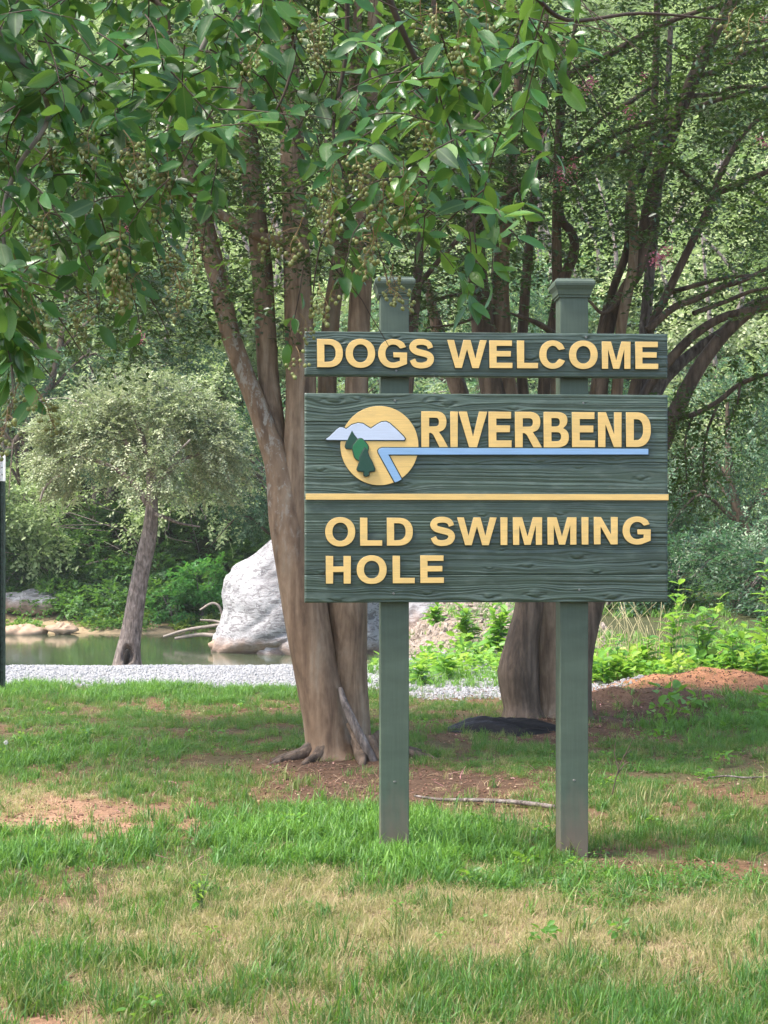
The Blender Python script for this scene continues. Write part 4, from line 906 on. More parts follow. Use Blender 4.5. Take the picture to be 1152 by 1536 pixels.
c3 = mixc(nt, ramp(nt, [(.42, (.85,) * 3), (.75, (0, 0, 0))], ad.outputs[0]).outputs[0], c2, (.32, .21, .15))
nt.links.new(c3, bs.inputs['Base Color']); bs.inputs['Roughness'].default_value = .85
am = N(nt, 'ShaderNodeMath', operation='ADD'); nt.links.new(n2.outputs[0], am.inputs[0]); nt.links.new(n3.outputs[0], am.inputs[1]); bump(nt, bs, am.outputs[0], .45, .10)
ROCK = bm_
def boulder(name, org, outline, depth, seed, sub=5, amp=.12, crease=()):
    """rock whose cross-sections follow an outline in (x, z); rounded in depth"""
    bm = bmesh.new(); bmesh.ops.create_icosphere(bm, subdivisions=sub, radius=1)
    ox = [p[0] for p in outline]; oz = [p[1] for p in outline]; cx = (min(ox) + max(ox)) / 2; cz = min(oz) + (max(oz) - min(oz)) * .35
    angs = [math.atan2(z - cz, x - cx) for x, z in outline]; rad = [math.hypot(x - cx, z - cz) for x, z in outline]
    od = sorted(zip(angs, rad)); aa = np.array([a for a, _ in od]); ra = np.array([b_ for _, b_ in od])
    aa = np.concatenate([aa - 2 * PI, aa, aa + 2 * PI]); ra = np.tile(ra, 3)
    for v in bm.verts:
        x, y, z = v.co; a = math.atan2(z, x); h_ = math.hypot(x, z); q = h_ ** .8
        R_ = float(np.interp(a, aa, ra)) * q
        n_ = mnoise.fractal(Vector((x * 1.7 + seed, y * 1.7, z * 1.7)), 1, 2, 6) * amp
        rg = abs(mnoise.noise(Vector((x * 1.2 + seed, y * 1.5, z * 3.4 - x * 1.5)))) 
        n_ -= .10 * max(0, .12 - rg) / .12 * amp * 6
        v.co = Vector((cx + math.cos(a) * R_, y * depth, cz + math.sin(a) * R_)) + v.co.normalized() * n_
    me = bpy.data.meshes.new(name); bm.to_mesh(me); bm.free(); me.materials.append(ROCK)
    for p in me.polygons: p.use_smooth = True
    return me
YB = 39.0; bo = Vector((P(440, 985, YB).x, YB, WATER))
ol = [((px - 440) / F * YB, (985 - py) / F * YB) for px, py in [(313, 990), (318, 968), (329, 945), (333, 925), (328, 902), (336, 880), (350, 862), (372, 845), (396, 826), (412, 812), (440, 798), (480, 800), (530, 830), (575, 880), (600, 940), (605, 1000), (500, 1010), (400, 1008), (345, 1004)]]
link('boulder', boulder('boulder', bo, ol, 2.2, 3.1, 6, .12), None, bo, label='huge pale grey boulder standing in the river behind the left tree', cat='boulder')
small = [(560, 990, 37, 1.0, .5, 1.2), (425, 975, 37.6, .75, .42, .6), (472, 972, 37.2, .8, .5, .6), (632, 930, 27, .42, .42, .5)]
for k, (px, py, Y, w_, h_, d_) in enumerate(small[1:]):
    b0 = P(px, py, Y); z0 = b0.z - .25
    ol = [(math.cos(a) * w_ * (.9 + .2 * random.random()), h_ * .6 + math.sin(a) * h_ * (.9 + .2 * random.random())) for a in np.linspace(0, 2 * PI, 15)[:-1]]
    link('rock', boulder('rock', b0, ol, d_, k + 9, 4, .08), None, (b0.x, Y, z0), cat='rock',
         label=['tan rock at the foot of the huge boulder beside the left trunk', 'tan rock half hidden behind the left trunk at the boulder foot', 'pale rounded rock beside the left sign post on the rubble bank'][k])
TANR = plain('tan_rock', (.36, .25, .17), .85, scale=3, var=.35, bmp=.5, bscale=6)
for k, (px, py, w_, h_, lab) in enumerate([(36, 948, .75, .16, 'low flat tan ledge at the far waterline beside the metal post'), (92, 944, .5, .13, 'small low tan rock on the far shore right of the flat ledge'), (345, 968, .5, .14, 'flat tan stone at the left foot of the huge boulder'),
                                      (60, 905, 1.3, .42, 'grey rubble outcrop on the far bank beside the metal post')]):
    Y = 45.8 if k < 2 else (38.2 if k == 2 else (49.5 if k == 3 else 52))
    b0 = P(px, py, Y); ol = [(math.cos(a) * w_ * (.85 + .3 * random.random()), h_ * .5 + math.sin(a) * h_ * (.8 + .4 * random.random())) for a in np.linspace(0, 2 * PI, 13)[:-1]]
    me = boulder('rock', b0, ol, w_ * .8, k + 31, 4, .1); 
    if k != 3: me.materials.clear(); me.materials.append(TANR)
    link('rock', me, None, (b0.x, Y, b0.z - h_ * .5), cat='rock', label=lab)
dw = [([(300, 915, 3), (318, 905, 4), (330, 912, 4), (336, 935, 4), (345, 945, 5)], 'bleached driftwood limb forking up left of the boulder'), ([(245, 955, 4), (280, 945, 5), (325, 938, 6), (350, 934, 7)], 'long pale driftwood log lying on the waterline by the boulder'),
      ([(300, 930, 3), (325, 932, 4), (345, 940, 5)], 'short driftwood stick touching the boulder side'), ([(262, 958, 5), (300, 952, 6), (330, 954, 6)], 'brown waterlogged log half in the river near the boulder')]
for k, (pts, lab) in enumerate(dw):
    c0 = P(pts[0][0], pts[0][1], 40.5)
    V, Q, T = tube([P(a, b_, 40.5 - .3 * (i_ == len(pts) - 1)) for i_, (a, b_, w_) in enumerate(pts)], [w_ / 2 / F * 40.5 for a, b_, w_ in pts], 8, 5, .15, k)
    link('driftwood', new_mesh('driftwood', V - np.array(c0), [Q, T], [M['deadwood']], None, True), None, c0, label=lab, cat='driftwood')

# ------------------------------------------------------------------ far bank woods
HILLL = [(0, (.04, .07, .035)), (.3, (.10, .16, .06)), (.5, (.19, .28, .11)), (.75, (.35, .43, .20)), (1, (.54, .58, .34))]  # sunlit, hazy brightness of the slope is put into these leaf tints
LEAF_HILL = leaf_mat('hill_leaf', HILLL, rough=.5, trans=.35, tcol=(.3, .5, .1), src='inst')
def clump_proto(name, n, rx, rz, leaf, seed, m, droop=0.0, k=8, ln=.5):
    acc = Acc(); r = np.random.default_rng(seed); ncl = 46
    u = nrm(r.normal(0, 1, (ncl, 3))); u[:, 2] = np.abs(u[:, 2]) * 1.0 - .25
    cc = u * (r.uniform(.5, 1, ncl)[:, None] ** .5) * np.array([rx, rx, rz]) * (1 + .25 * r.normal(0, 1, (ncl, 1)))
    kk = r.integers(0, ncl, n); p = cc[kk] + r.normal(0, 1, (n, 3)) * np.array([rx, rx, rz * .7]) * .13
    d = nrm(p) + r.normal(0, .6, p.shape); d[:, 2] -= .3 + droop
    sprigs(acc, p, d, k, r.uniform(.6, 1.2, n) * ln, leaf, leaf * .6, np.clip(.5 + .3 * (r.random(ncl)[kk] - .5), 0, 1), seed=seed + 1)
    return acc.mesh(name, [m])
HP = [clump_proto('woodland_crown', 1000, 2.2, 2.0, .14, s, LEAF_HILL, .1 * s, 8, .6) for s in range(3)]
r = np.random.default_rng(41); pts = []
for row in range(24):
    y = 51.5 + row * 2.6; w_ = y * .36
    for x in np.arange(-w_ - 3, w_ + 4, 2.6 + row * .07):
        pts.append((x + r.normal(0, .8), y + r.normal(0, .8)))
pts = np.array(pts); z = H(pts[:, 0], pts[:, 1]) + r.uniform(1.2, 4.5, len(pts))
fr0 = pts[:, 1] < 54
z[fr0] = H(pts[fr0, 0], pts[fr0, 1]) + r.uniform(.6, 2.4, fr0.sum())
n_ = len(pts); sc_ = r.uniform(.75, 1.45, n_)
scatter('hillside_woods', HP, np.column_stack([pts, z]), r.integers(0, 3, n_), np.column_stack([r.normal(0, .15, n_), r.normal(0, .15, n_), r.uniform(0, 6.28, n_)]),
        np.column_stack([sc_, sc_, sc_ * r.uniform(.8, 1.25, n_)]), np.clip(r.normal(.70, .17, n_), 0, 1), label='dense pale green woods covering the far hillside', cat='woods')
# trunks among them
ta = Acc()
for k in range(46):
    x = r.uniform(-16, 16); y = r.uniform(52, 62); z0 = Hs(x, y)
    V, Q, T = tube([(x, y, z0 - .3), (x + r.normal(0, .4), y, z0 + 2.5), (x + r.normal(0, 1.0), y + r.normal(0, .5), z0 + 6), (x + r.normal(0, 1.6), y, z0 + 9)], [.13, .11, .08, .03], 7, 4, .05, k); ta.add(V, Q, T)
for k in range(90):
    x = r.uniform(-16, 14); y = r.uniform(49.5, 51); z0 = Hs(x, y) + r.uniform(.6, 5)
    V, Q, T = tube([(x, y, z0), (x + r.normal(0, .7), y - .3, z0 + r.normal(0, .5)), (x + r.normal(0, 1.4), y - .6, z0 - r.uniform(0, .8))], [.025, .018, .008], 5, 3, 0, k); ta.add(V, Q, T)
o = link('woodland_stems', ta.mesh('woodland_stems', [M['bark_grey']], True), kind='stuff', label='bare grey stems and dead limbs among the hillside woods', cat='branches')
# undergrowth on the far bank
LEAF_UND = leaf_mat('undergrowth_leaf', [(0, (.02, .055, .02)), (.4, (.04, .12, .03)), (.75, (.09, .2, .03)), (1, (.26, .32, .05))], rough=.5, trans=.35, src='inst', tcol=(.3, .6, .08))
UP = [clump_proto('bank_bush', 170, .6, .5, .12, 50 + s, LEAF_UND, 0, 7, .3) for s in range(2)] + [clump_proto('bank_weed', 60, .4, .16, .11, 60, LEAF_UND, 0, 6, .22)]
q = []; idx = []; ti = []; sc_ = []
for k in range(560):
    x = r.uniform(-19, 19); y = 46.4 + 5.6 * r.random(); z0 = Hs(x, y)
    if x < -8.5 and y < 49 and r.random() < .6: continue
    bush = y > 48.2 + r.normal(0, .4)
    q.append((x, y, z0 + (.25 if bush else .05))); idx.append(int(r.integers(0, 2)) if bush else 2); ti.append(r.normal(.34, .17) if bush else r.normal(.85, .15)); sc_.append(r.uniform(.7, 1.5) if bush else r.uniform(.7, 1.3))
n_ = len(q); sc_ = np.array(sc_)
scatter('far_bank_undergrowth', UP, q, idx, np.column_stack([np.zeros(n_), np.zeros(n_), r.uniform(0, 6.28, n_)]), np.column_stack([sc_] * 3), np.clip(ti, 0, 1), label='low green and yellow undergrowth along the far waterline', cat='undergrowth')
LEAF_G = leaf_mat('bright_bush_leaf', [(0, (.03, .13, .03)), (.5, (.07, .26, .05)), (1, (.16, .38, .08))], rough=.5, trans=.4, tcol=(.3, .7, .1))
LEAF_BLUE0 = leaf_mat('dark_bush_leaf', [(0, (.02, .05, .03)), (.4, (.045, .10, .05)), (.75, (.10, .18, .09)), (1, (.20, .28, .14))], rough=.45, trans=.3, tcol=(.2, .45, .15))
def bush(label, px, py, Y, rx, rz, n, m, seed, leaf=.12, name='bush', tint=.5, stems=5, zoff=None, gap=None, ln=.35):
    b0 = P(px, py, Y); zg = Hs(b0.x, Y)
    e = empty(name, (b0.x, Y, zg), label=label, cat='bush' if name == 'bush' else 'tree', group=gap)
    acc = Acc(); r = np.random.default_rng(seed); ncl = max(14, n // 18); cz = b0.z - zg
    u = nrm(r.normal(0, 1, (ncl, 3))); cc = u * r.uniform(.3, 1, ncl)[:, None] ** .5 * np.array([rx, rx * .8, rz]); kk = r.integers(0, ncl, n)
    p = cc[kk] + r.normal(0, 1, (n, 3)) * np.array([rx, rx, rz]) * .13 + np.array([0, 0, cz]); p[:, 2] = np.maximum(p[:, 2], .05)
    d = nrm(p - np.array([0, 0, cz])) + r.normal(0, .5, p.shape); d[:, 2] -= .25
    sprigs(acc, p, d, 8, r.uniform(.6, 1.2, n) * ln, leaf, leaf * .55, np.clip(tint + .5 * (r.random(ncl)[kk] - .5), 0, 1), seed=seed + 1, stem=.006)
    o = link('crown' if name != 'bush' else 'foliage', acc.mesh('foliage', [m, M['twig']]), e); o['kind'] = 'stuff'
    for k in range(stems):
        a = r.uniform(0, 6.28); f = rx * .6; V, Q, T = tube([(0, 0, -.1), (math.cos(a) * f * .3, math.sin(a) * f * .3, cz * .5), (math.cos(a) * f, math.sin(a) * f, cz + rz * .4)], [.03 * rx + .01, .02 * rx + .008, .006], 7, 4, .05, k)
        link('stem', new_mesh('stem', V, [Q, T], [M['bark_grey']], None, True), e)
    return e
bush('bright light green bush on the far bank left of the huge boulder', 300, 875, 47.5, .9, .75, 320, LEAF_G, 71, .15)
bush('rounded mid green bush on the far bank right of the river tree', 262, 905, 47.3, .8, .6, 260, LEAF_G, 73, .13, tint=.2)
for k_, (a_, b__, c_, lab_) in enumerate([(905, 880, 25, 'dark green bush behind the dry stalks beside the right post'), (1010, 862, 26, 'dark bush behind the tall weed at the sign board corner'), (1105, 872, 25.5, 'dark bush behind the bright weeds near the right edge'), (1190, 880, 24.5, 'dark bush partly cut off by the right edge of the picture'), (760, 880, 27, 'green bush seen under the board beside the right trunk')]):
    bush(lab_, a_, b__, c_, 1.0, .7, 420, LEAF_BLUE0, 120 + k_, .085, tint=.35)
# hazy drooping trees on the right, across the water
LEAF_BLUE = leaf_mat('drooping_leaf', [(0, (.015, .04, .02)), (.4, (.05, .12, .06)), (.75, (.14, .23, .12)), (1, (.32, .40, .25))], rough=.45, trans=.3, tcol=(.2, .45, .15))
def big_tree(label, px, py, Y, rx, rz, n, m, seed, leaf, droop, trunk_px, tint=.5):
    b0 = P(px, py, Y); bx = P(trunk_px, 900, Y).x; zg = Hs(bx, Y); e = empty('tree', (bx, Y, zg), label=label, cat='tree'); off = np.array([b0.x - bx, 0, b0.z - zg])
    acc = Acc(); r = np.random.default_rng(seed); ncl = n // 22
    u = nrm(r.normal(0, 1, (ncl, 3))); cc = u * r.uniform(.25, 1, ncl)[:, None] ** .5 * np.array([rx, rx * .7, rz]); kk = r.integers(0, ncl, n)
    p = cc[kk] + r.normal(0, 1, (n, 3)) * np.array([.34, .3, .13]) + off; p[:, 2] -= .12 * np.abs(r.normal(0, 1, n)) * droop
    keep = p[:, 2] > .2; p = p[keep]; kk = kk[keep]; n = len(p)
    d = (p - off) * np.array([.5, .3, .1]) + r.normal(0, .5, p.shape); d[:, 2] -= droop
    sprigs(acc, p, d, 10, r.uniform(.25, .5, n), leaf, leaf * .5, np.clip(tint + .5 * (r.random(ncl)[kk] - .5), 0, 1), seed=seed + 1, stem=.006)
    o = link('crown', acc.mesh('crown', [m, M['twig']]), e); o['kind'] = 'stuff'
    V, Q, T = tube([(0, 0, -.3), (.1, 0, off[2] * .4), tuple(off * .8), tuple(off + np.array([0, 0, rz * .6]))], [.2, .15, .1, .03], 10, 5, .06, seed); link('trunk', new_mesh('trunk', V, [Q, T], [M['bark_dark']], None, True), e)
    for k in range(9):
        a = r.uniform(0, 6.28); t = r.uniform(.5, .95); s = off * t; f = rx * .8
        V, Q, T = tube([tuple(s), tuple(s + np.array([math.cos(a) * f * .5, math.sin(a) * f * .3, rz * .25])), tuple(s + np.array([math.cos(a) * f, math.sin(a) * f * .6, -.1 * rz]))], [.05, .03, .01], 6, 4, .05, k)
        link('branch', new_mesh('branch', V, [Q, T], [M['bark_dark']], None, True), e)
    return e
big_tree('hazy blue-green tree with drooping sprays right of the sign', 1090, 690, 33, 2.3, 2.4, 2600, LEAF_BLUE, 81, .085, .5, 1130, .5)
big_tree('darker drooping tree beyond the weeds at the right edge', 1190, 830, 27, 1.7, 1.0, 1300, LEAF_BLUE, 83, .075, .7, 1230, .62)
big_tree('tall bluish green tree rising above the river tree crown on the left', 110, 470, 44, 3.6, 4.5, 3000, LEAF_BLUE, 85, .12, .3, -60, .42)
big_tree('mid green tree on the far bank between the left trunks', 400, 690, 46, 2.2, 2.4, 1500, LEAF_BLUE, 87, .12, .3, 420, .45)
big_tree('tall green tree behind the centre of the sign', 720, 560, 36, 4.0, 3.4, 3000, LEAF_BLUE, 89, .11, .3, 700, .55)

# ------------------------------------------------------------------ grass, weeds and litter
GL = leaf_mat('grass_blade', [(0, (.50, .37, .22)), (.18, (.38, .33, .15)), (.28, (.14, .18, .04)), (.4, (.055, .14, .028)), (.7, (.085, .215, .033)), (1, (.18, .36, .055))], rough=.5, trans=.35, src='inst', tcol=(.3, .55, .06))
def tuft(name, n, hgt, wd, rad, lean, seed, m=GL):
    r = np.random.default_rng(seed); acc = Acc()
    a = r.uniform(0, 6.28, n); b0 = np.column_stack([np.cos(a), np.sin(a), a * 0]) * (rad * r.random(n) ** .5)[:, None]
    az = r.uniform(0, 6.28, n); L = hgt * r.uniform(.5, 1.15, n); w_ = wd * r.uniform(.7, 1.2, n); ln = lean * r.uniform(.3, 1.5, n)
    dh = np.column_stack([np.cos(az), np.sin(az), az * 0]); s = np.column_stack([-np.sin(az + r.normal(0, .8, n)), np.cos(az), az * 0]); s = nrm(s)
    lv = []
    for t, ww in ((0, 1), (.4, .95), (.75, .6), (1, 0)):
        c = b0 + dh * (L * ln * t * t)[:, None] + np.array([0, 0, 1.]) * (L * (t - .35 * np.minimum(ln, 1.4) * t * t))[:, None]
        lv.append((c - s * (w_ * ww / 2)[:, None], c + s * (w_ * ww / 2)[:, None]) if ww else (c,))
    V = np.stack([lv[0][0], lv[0][1], lv[1][0], lv[1][1], lv[2][0], lv[2][1], lv[3][0]], 1).reshape(-1, 3); i = np.arange(n)[:, None] * 7
    Q = np.concatenate([i + np.array([0, 1, 3, 2]), i + np.array([2, 3, 5, 4])]); T = i + np.array([4, 5, 6])
    acc.add(V, Q, T, .5); return acc.mesh(name, [m])
PR = [tuft('grass_tuft', 16, .055, .0032, .035, .5, 1), tuft('grass_tuft', 16, .06, .003, .04, .9, 2),                    # short
      tuft('grass_tuft', 14, .10, .0055, .035, .65, 3), tuft('grass_tuft', 12, .125, .006, .035, .9, 4),                 # long
      tuft('grass_tuft', 22, .05, .0022, .045, 1.3, 5), tuft('grass_tuft', 10, .075, .0026, .035, .6, 6)]                   # dry matted, dry upright
def clover(seed):
    r = np.random.default_rng(seed); acc = Acc(); n = 26
    p = np.column_stack([r.normal(0, .03, n), r.normal(0, .03, n), r.uniform(.008, .04, n)]); d = r.normal(0, 1, (n, 3)); d[:, 2] = 0
    V, T, m = leaves(p, d, np.tile([0, 0, 1.], (n, 1)) + r.normal(0, .3, (n, 3)), .014, .011); acc.add(V, None, T, .5); return acc.mesh('clover_patch', [GL])
PR.append(clover(9))
r = np.random.default_rng(51); NT = 90000
yv = 4.3 + (18.2 - 4.3) * r.random(NT) ** .82; xv = r.uniform(-1, 1, NT) * (yv * .27 + .3)
pxv = PX(xv, yv) + (vnoise(xv * 4, yv * 4, 3) - .5) * 120 + r.normal(0, 14, NT); pyv = PY(yv, 0) + ((vnoise(xv * 4, yv * 4, 4) - .5) * 46 + r.normal(0, 7, NT)) * np.clip(8 / yv, .3, 1.2)
dr = blobs(pxv, pyv, DIRT); sw = blobs(pxv, pyv, STRAW); lu = blobs(pxv, pyv, LUSH)
pat = fbm(xv * 3.5, yv * 3.5, 61, 3)
den = .50 * (1 - dr * .97) * (.12 + 1.25 * sstep(.40, .60, pat)) + .32 * lu * (1 - dr) + .62 * sw * (1 - dr * .8)
den = np.where(yv > 16.9, np.where((xv > 1.0), .35 * (pat > .5), np.clip(.6 - (yv - 16.9) * 1.1, 0, .6) * (pat > .5)), den)
den = np.where((xv > .3) & (yv > 15.4), den * .12, den)
den = np.where(mound(xv, yv, 3.3, 15.9, 1.2, .75, 1) > .35, .03, den); den = np.where(mound(xv, yv, 2.3, 14.6, .95, .55, 1) > .45, .02, den)
keep = r.random(NT) < den; xv, yv, sw, lu, dr, pat, pxv, pyv = [a[keep] for a in (xv, yv, sw, lu, dr, pat, pxv, pyv)]; n_ = len(xv)
u = r.random(n_); dry = r.random(n_) < np.clip(sw * .90 * (1.2 - .5 * sstep(.45, .6, pat)) - lu * .25 + .03 + dr * .3, 0, .9)
idx = np.where(u < .5, 0, 1); idx = np.where((lu > .35) & (u < lu * .8), np.where(u < .3, 2, 3), idx)
idx = np.where((u > .93) & (lu < .3), 2, idx); idx = np.where(dry, np.where(u < .7, 4, 5), idx)
clv = blobs(pxv, pyv, [(950, 1325, 260, 22, .8), (250, 1110, 300, 30, .35), (900, 1150, 200, 30, .5)])
idx = np.where((r.random(n_) < clv) & ~dry, 6, idx)
tint = np.where(dry, r.uniform(0, .2, n_), np.clip(.36 + .36 * lu + .45 * (pat - .45) + r.normal(0, .16, n_), .24, 1)); tint = np.where(idx == 6, np.clip(tint, .4, .6), tint)
s = r.uniform(.7, 1.25, n_) * np.where(pyv < 1180, .9, 1)
s = s * np.where((pyv > 1440) & (idx < 2), 1.5, 1)
zz = H(xv, yv) - .004
scatter('grass', PR, np.column_stack([xv, yv, zz]), idx, np.column_stack([r.normal(0, .1, n_), r.normal(0, .1, n_), r.uniform(0, 6.28, n_)]), np.column_stack([s, s, s * r.uniform(.8, 1.3, n_)]), tint,
        label='patchy green and straw coloured grass around the sign', cat='grass')
print('tufts', n_)
# grass and weeds further back on the right and along the road
NT = 9000; yv = r.uniform(17, 27, NT); xv = r.uniform(-.2, 8, NT); pat = fbm(xv * 1.3, yv * 1.3, 66, 3); keep = (pat > .46) & (r.random(NT) < .5) & ~((xv < 1.0) & (yv > 20.5) & (r.random(NT) < .75))
xv, yv = xv[keep], yv[keep]; n_ = len(xv); s = r.uniform(.8, 1.6, n_)
scatter('weedy_grass', PR, np.column_stack([xv, yv, H(xv, yv)]), r.choice([2, 3, 3, 2, 5], n_), np.column_stack([r.normal(0, .12, n_), r.normal(0, .12, n_), r.uniform(0, 6.28, n_)]), np.column_stack([s, s, s]),
        np.clip(r.normal(.85, .15, n_), .3, 1), label='tall bright grass and weeds beyond the gravel on the right', cat='grass')
# pebbles of the gravel drive
GRV = plain('grey_gravel', (.30, .30, .305), .85, scale=3, var=.35, bmp=0)
def pebble(seed, m=GRV, name='pebble', flat=.6):
    bm = bmesh.new(); bmesh.ops.create_icosphere(bm, subdivisions=1, radius=1); rr = random.Random(seed)
    for v in bm.verts: v.co = Vector((v.co.x, v.co.y, v.co.z * flat)) * rr.uniform(.75, 1.2)
    me = bpy.data.meshes.new(name); bm.to_mesh(me); bm.free(); me.materials.append(m); return me
NT = 26000; xv = r.uniform(-5, 2.6, NT); yv = r.uniform(15.6, 21.2, NT); keep = (r.random(NT) < sstep(16.8, 17.3, yv + 1.2 * sstep(.0, .5, xv))) & ((xv < 2.6)); xv, yv = xv[keep], yv[keep]; n_ = len(xv); s = r.uniform(.008, .024, n_)
scatter('gravel', [pebble(1), pebble(2)], np.column_stack([xv, yv, H(xv, yv)]), r.integers(0, 2, n_), r.uniform(0, 6.28, (n_, 3)), np.column_stack([s] * 3), r.random(n_), label='pale grey gravel of the drive behind the lawn', cat='gravel')
# rubble and straw on the bank between the posts
RUB = plain('bank_rubble', (.27, .22, .18), .9, scale=3, var=.4, bmp=0)
NT = 5200; xv = r.uniform(-.3, 3.2, NT); yv = r.uniform(21, 30, NT); s = r.uniform(.02, .07, NT) * r.random(NT) + .010
scatter('bank_rubble', [pebble(3, RUB, 'rubble_stone'), pebble(4, RUB, 'rubble_stone')], np.column_stack([xv, yv, H(xv, yv)]), r.integers(0, 2, NT), r.uniform(0, 6.28, (NT, 3)), np.column_stack([s * 1.5, s, s]), r.random(NT), label='pale rubble and sticks on the bank seen between the posts', cat='rubble')
# leaf litter and clods
lm1 = leaf_mat('litter', [(0, (.10, .05, .035)), (.4, (.20, .11, .07)), (.7, (.32, .22, .14)), (.92, (.42, .32, .22)), (.96, (.6, .25, .28)), (1, (.65, .35, .36))], rough=.8, trans=.05, src='inst', spec=.2)
CLOD = plain('soil_clod', (.17, .09, .06), .95, scale=3, var=.4, bmp=0)
lv, lq = near_leaf(5, .3, .5, .3); LM = new_mesh('litter_leaf', lv, lq, [lm1])
sv_, sq_, st2 = tube([(0, 0, 0), (.4, .05, .06), (1, -.03, .02)], [.02, .016, .01], 5, 3, .1); SM = new_mesh('litter_stick', sv_, [sq_, st2], [lm1])
NT = 60000; yv = 4.4 + 13.5 * r.random(NT) ** .85; xv = r.uniform(-1, 1, NT) * (yv * .26 + .2); dr = blobs(PX(xv, yv), PY(yv, 0), DIRT)
mm = np.maximum(mound(xv, yv, 2.3, 14.6, .95, .55, 1), 0)
keep = r.random(NT) < (.17 + .42 * dr + .7 * mm + .3 * mound(xv, yv, 3.3, 15.9, 1.25, .75, 1)) * (1 - (yv > 16.9) * .8); xv, yv = xv[keep], yv[keep]; n_ = len(xv); idx = r.choice([0, 1, 2, 2], n_)
s = np.where(idx == 0, r.uniform(.012, .03, n_), np.where(idx == 1, r.uniform(.03, .10, n_), r.uniform(.003, .011, n_)))
scatter('leaf_litter', [LM, SM, pebble(6, CLOD, 'soil_clod')], np.column_stack([xv, yv, H(xv, yv) + .004]), idx, np.column_stack([r.normal(0, .3, n_), r.normal(0, .3, n_), r.uniform(0, 6.28, n_)]), np.column_stack([s] * 3), r.random(n_),
        label='brown leaf litter, twigs and clods on the bare soil', cat='leaf litter')
# broad-leaved ground cover round the mound
WL = leaf_mat('weed_leaf', [(0, (.045, .14, .02)), (.4, (.09, .25, .03)), (.8, (.17, .36, .045)), (1, (.34, .45, .06))], rough=.45, trans=.42, src='inst', tcol=(.45, .75, .08))
def weedp(seed, n=14, h_=.16, leaf=.075, rad=.09):
    r = np.random.default_rng(seed); acc = Acc(); p = np.column_stack([r.normal(0, rad * .6, n), r.normal(0, rad * .6, n), r.uniform(.3, 1, n) * h_]); d = p * np.array([1, 1, 0]) + r.normal(0, .04, (n, 3)); d[:, 2] = r.normal(.0, .03, n)
    V, T, m = leaves(p, d, np.tile([0, -.3, 1.], (n, 1)) + r.normal(0, .35, (n, 3)), leaf * r.uniform(.6, 1.2, n), leaf * .7, six=True); acc.add(V, None, T, .5)
    b = np.stack([np.zeros((n, 3)) + np.array([.002, 0, 0]), np.zeros((n, 3)) - np.array([.002, 0, 0]), p], 1).reshape(-1, 3); acc.add(b, None, np.arange(n)[:, None] * 3 + np.array([0, 1, 2]), .5)
    return acc.mesh('ground_cover_plant', [WL])
GP = [weedp(1), weedp(2, 18, .22, .085), weedp(3, 12, .10, .06)]
q = []
for cx, cy, rx, ry, k in [(5.0, 16.8, .7, .9, 80), (3.4, 17.6, 1.6, .6, 110), (4.6, 14.6, .4, .5, 22), (2.5, 17.6, .8, .4, 36), (1.9, 18.1, .6, .4, 22), (5.2, 18.2, 1.5, 1.2, 130), (3.7, 13.9, .6, .25, 14), (2.4, 13.6, .4, .1, 3), (1.0, 18.6, .45, .5, 16), (.5, 18.9, .3, .5, 8), (4.2, 19.5, 2.5, 1.2, 150), (1.6, 20, 1.2, 1.2, 60)]:
    q.append(np.column_stack([r.normal(cx, rx * .55, k), r.normal(cy, ry * .5, k)]))
q = np.concatenate(q); n_ = len(q); s = r.uniform(.7, 1.5, n_)
scatter('ground_cover', GP, np.column_stack([q, H(q[:, 0], q[:, 1])]), r.integers(0, 3, n_), np.column_stack([r.normal(0, .15, n_), r.normal(0, .15, n_), r.uniform(0, 6.28, n_)]), np.column_stack([s] * 3), np.clip(r.normal(.72, .2, n_), 0, 1),
        label='bright broad-leaved ground cover around the red dirt mound', cat='ground cover')
NT = 170; yv = r.uniform(4.6, 15.3, NT); xv = r.uniform(-1, 1, NT) * (yv * .26 + .1); s = r.uniform(.18, .5, NT); k_ = blobs(PX(xv, yv), PY(yv, 0), DIRT) < .6; xv, yv, s = xv[k_], yv[k_], s[k_]; n_ = len(xv)
scatter('lawn_weeds', GP, np.column_stack([xv, yv, H(xv, yv)]), r.integers(0, 3, n_), np.column_stack([r.normal(0, .15, n_), r.normal(0, .15, n_), r.uniform(0, 6.28, n_)]), np.column_stack([s] * 3), np.clip(r.normal(.2, .15, n_), 0, 1),
        label='small broad-leaved weeds dotted through the lawn', cat='weeds')
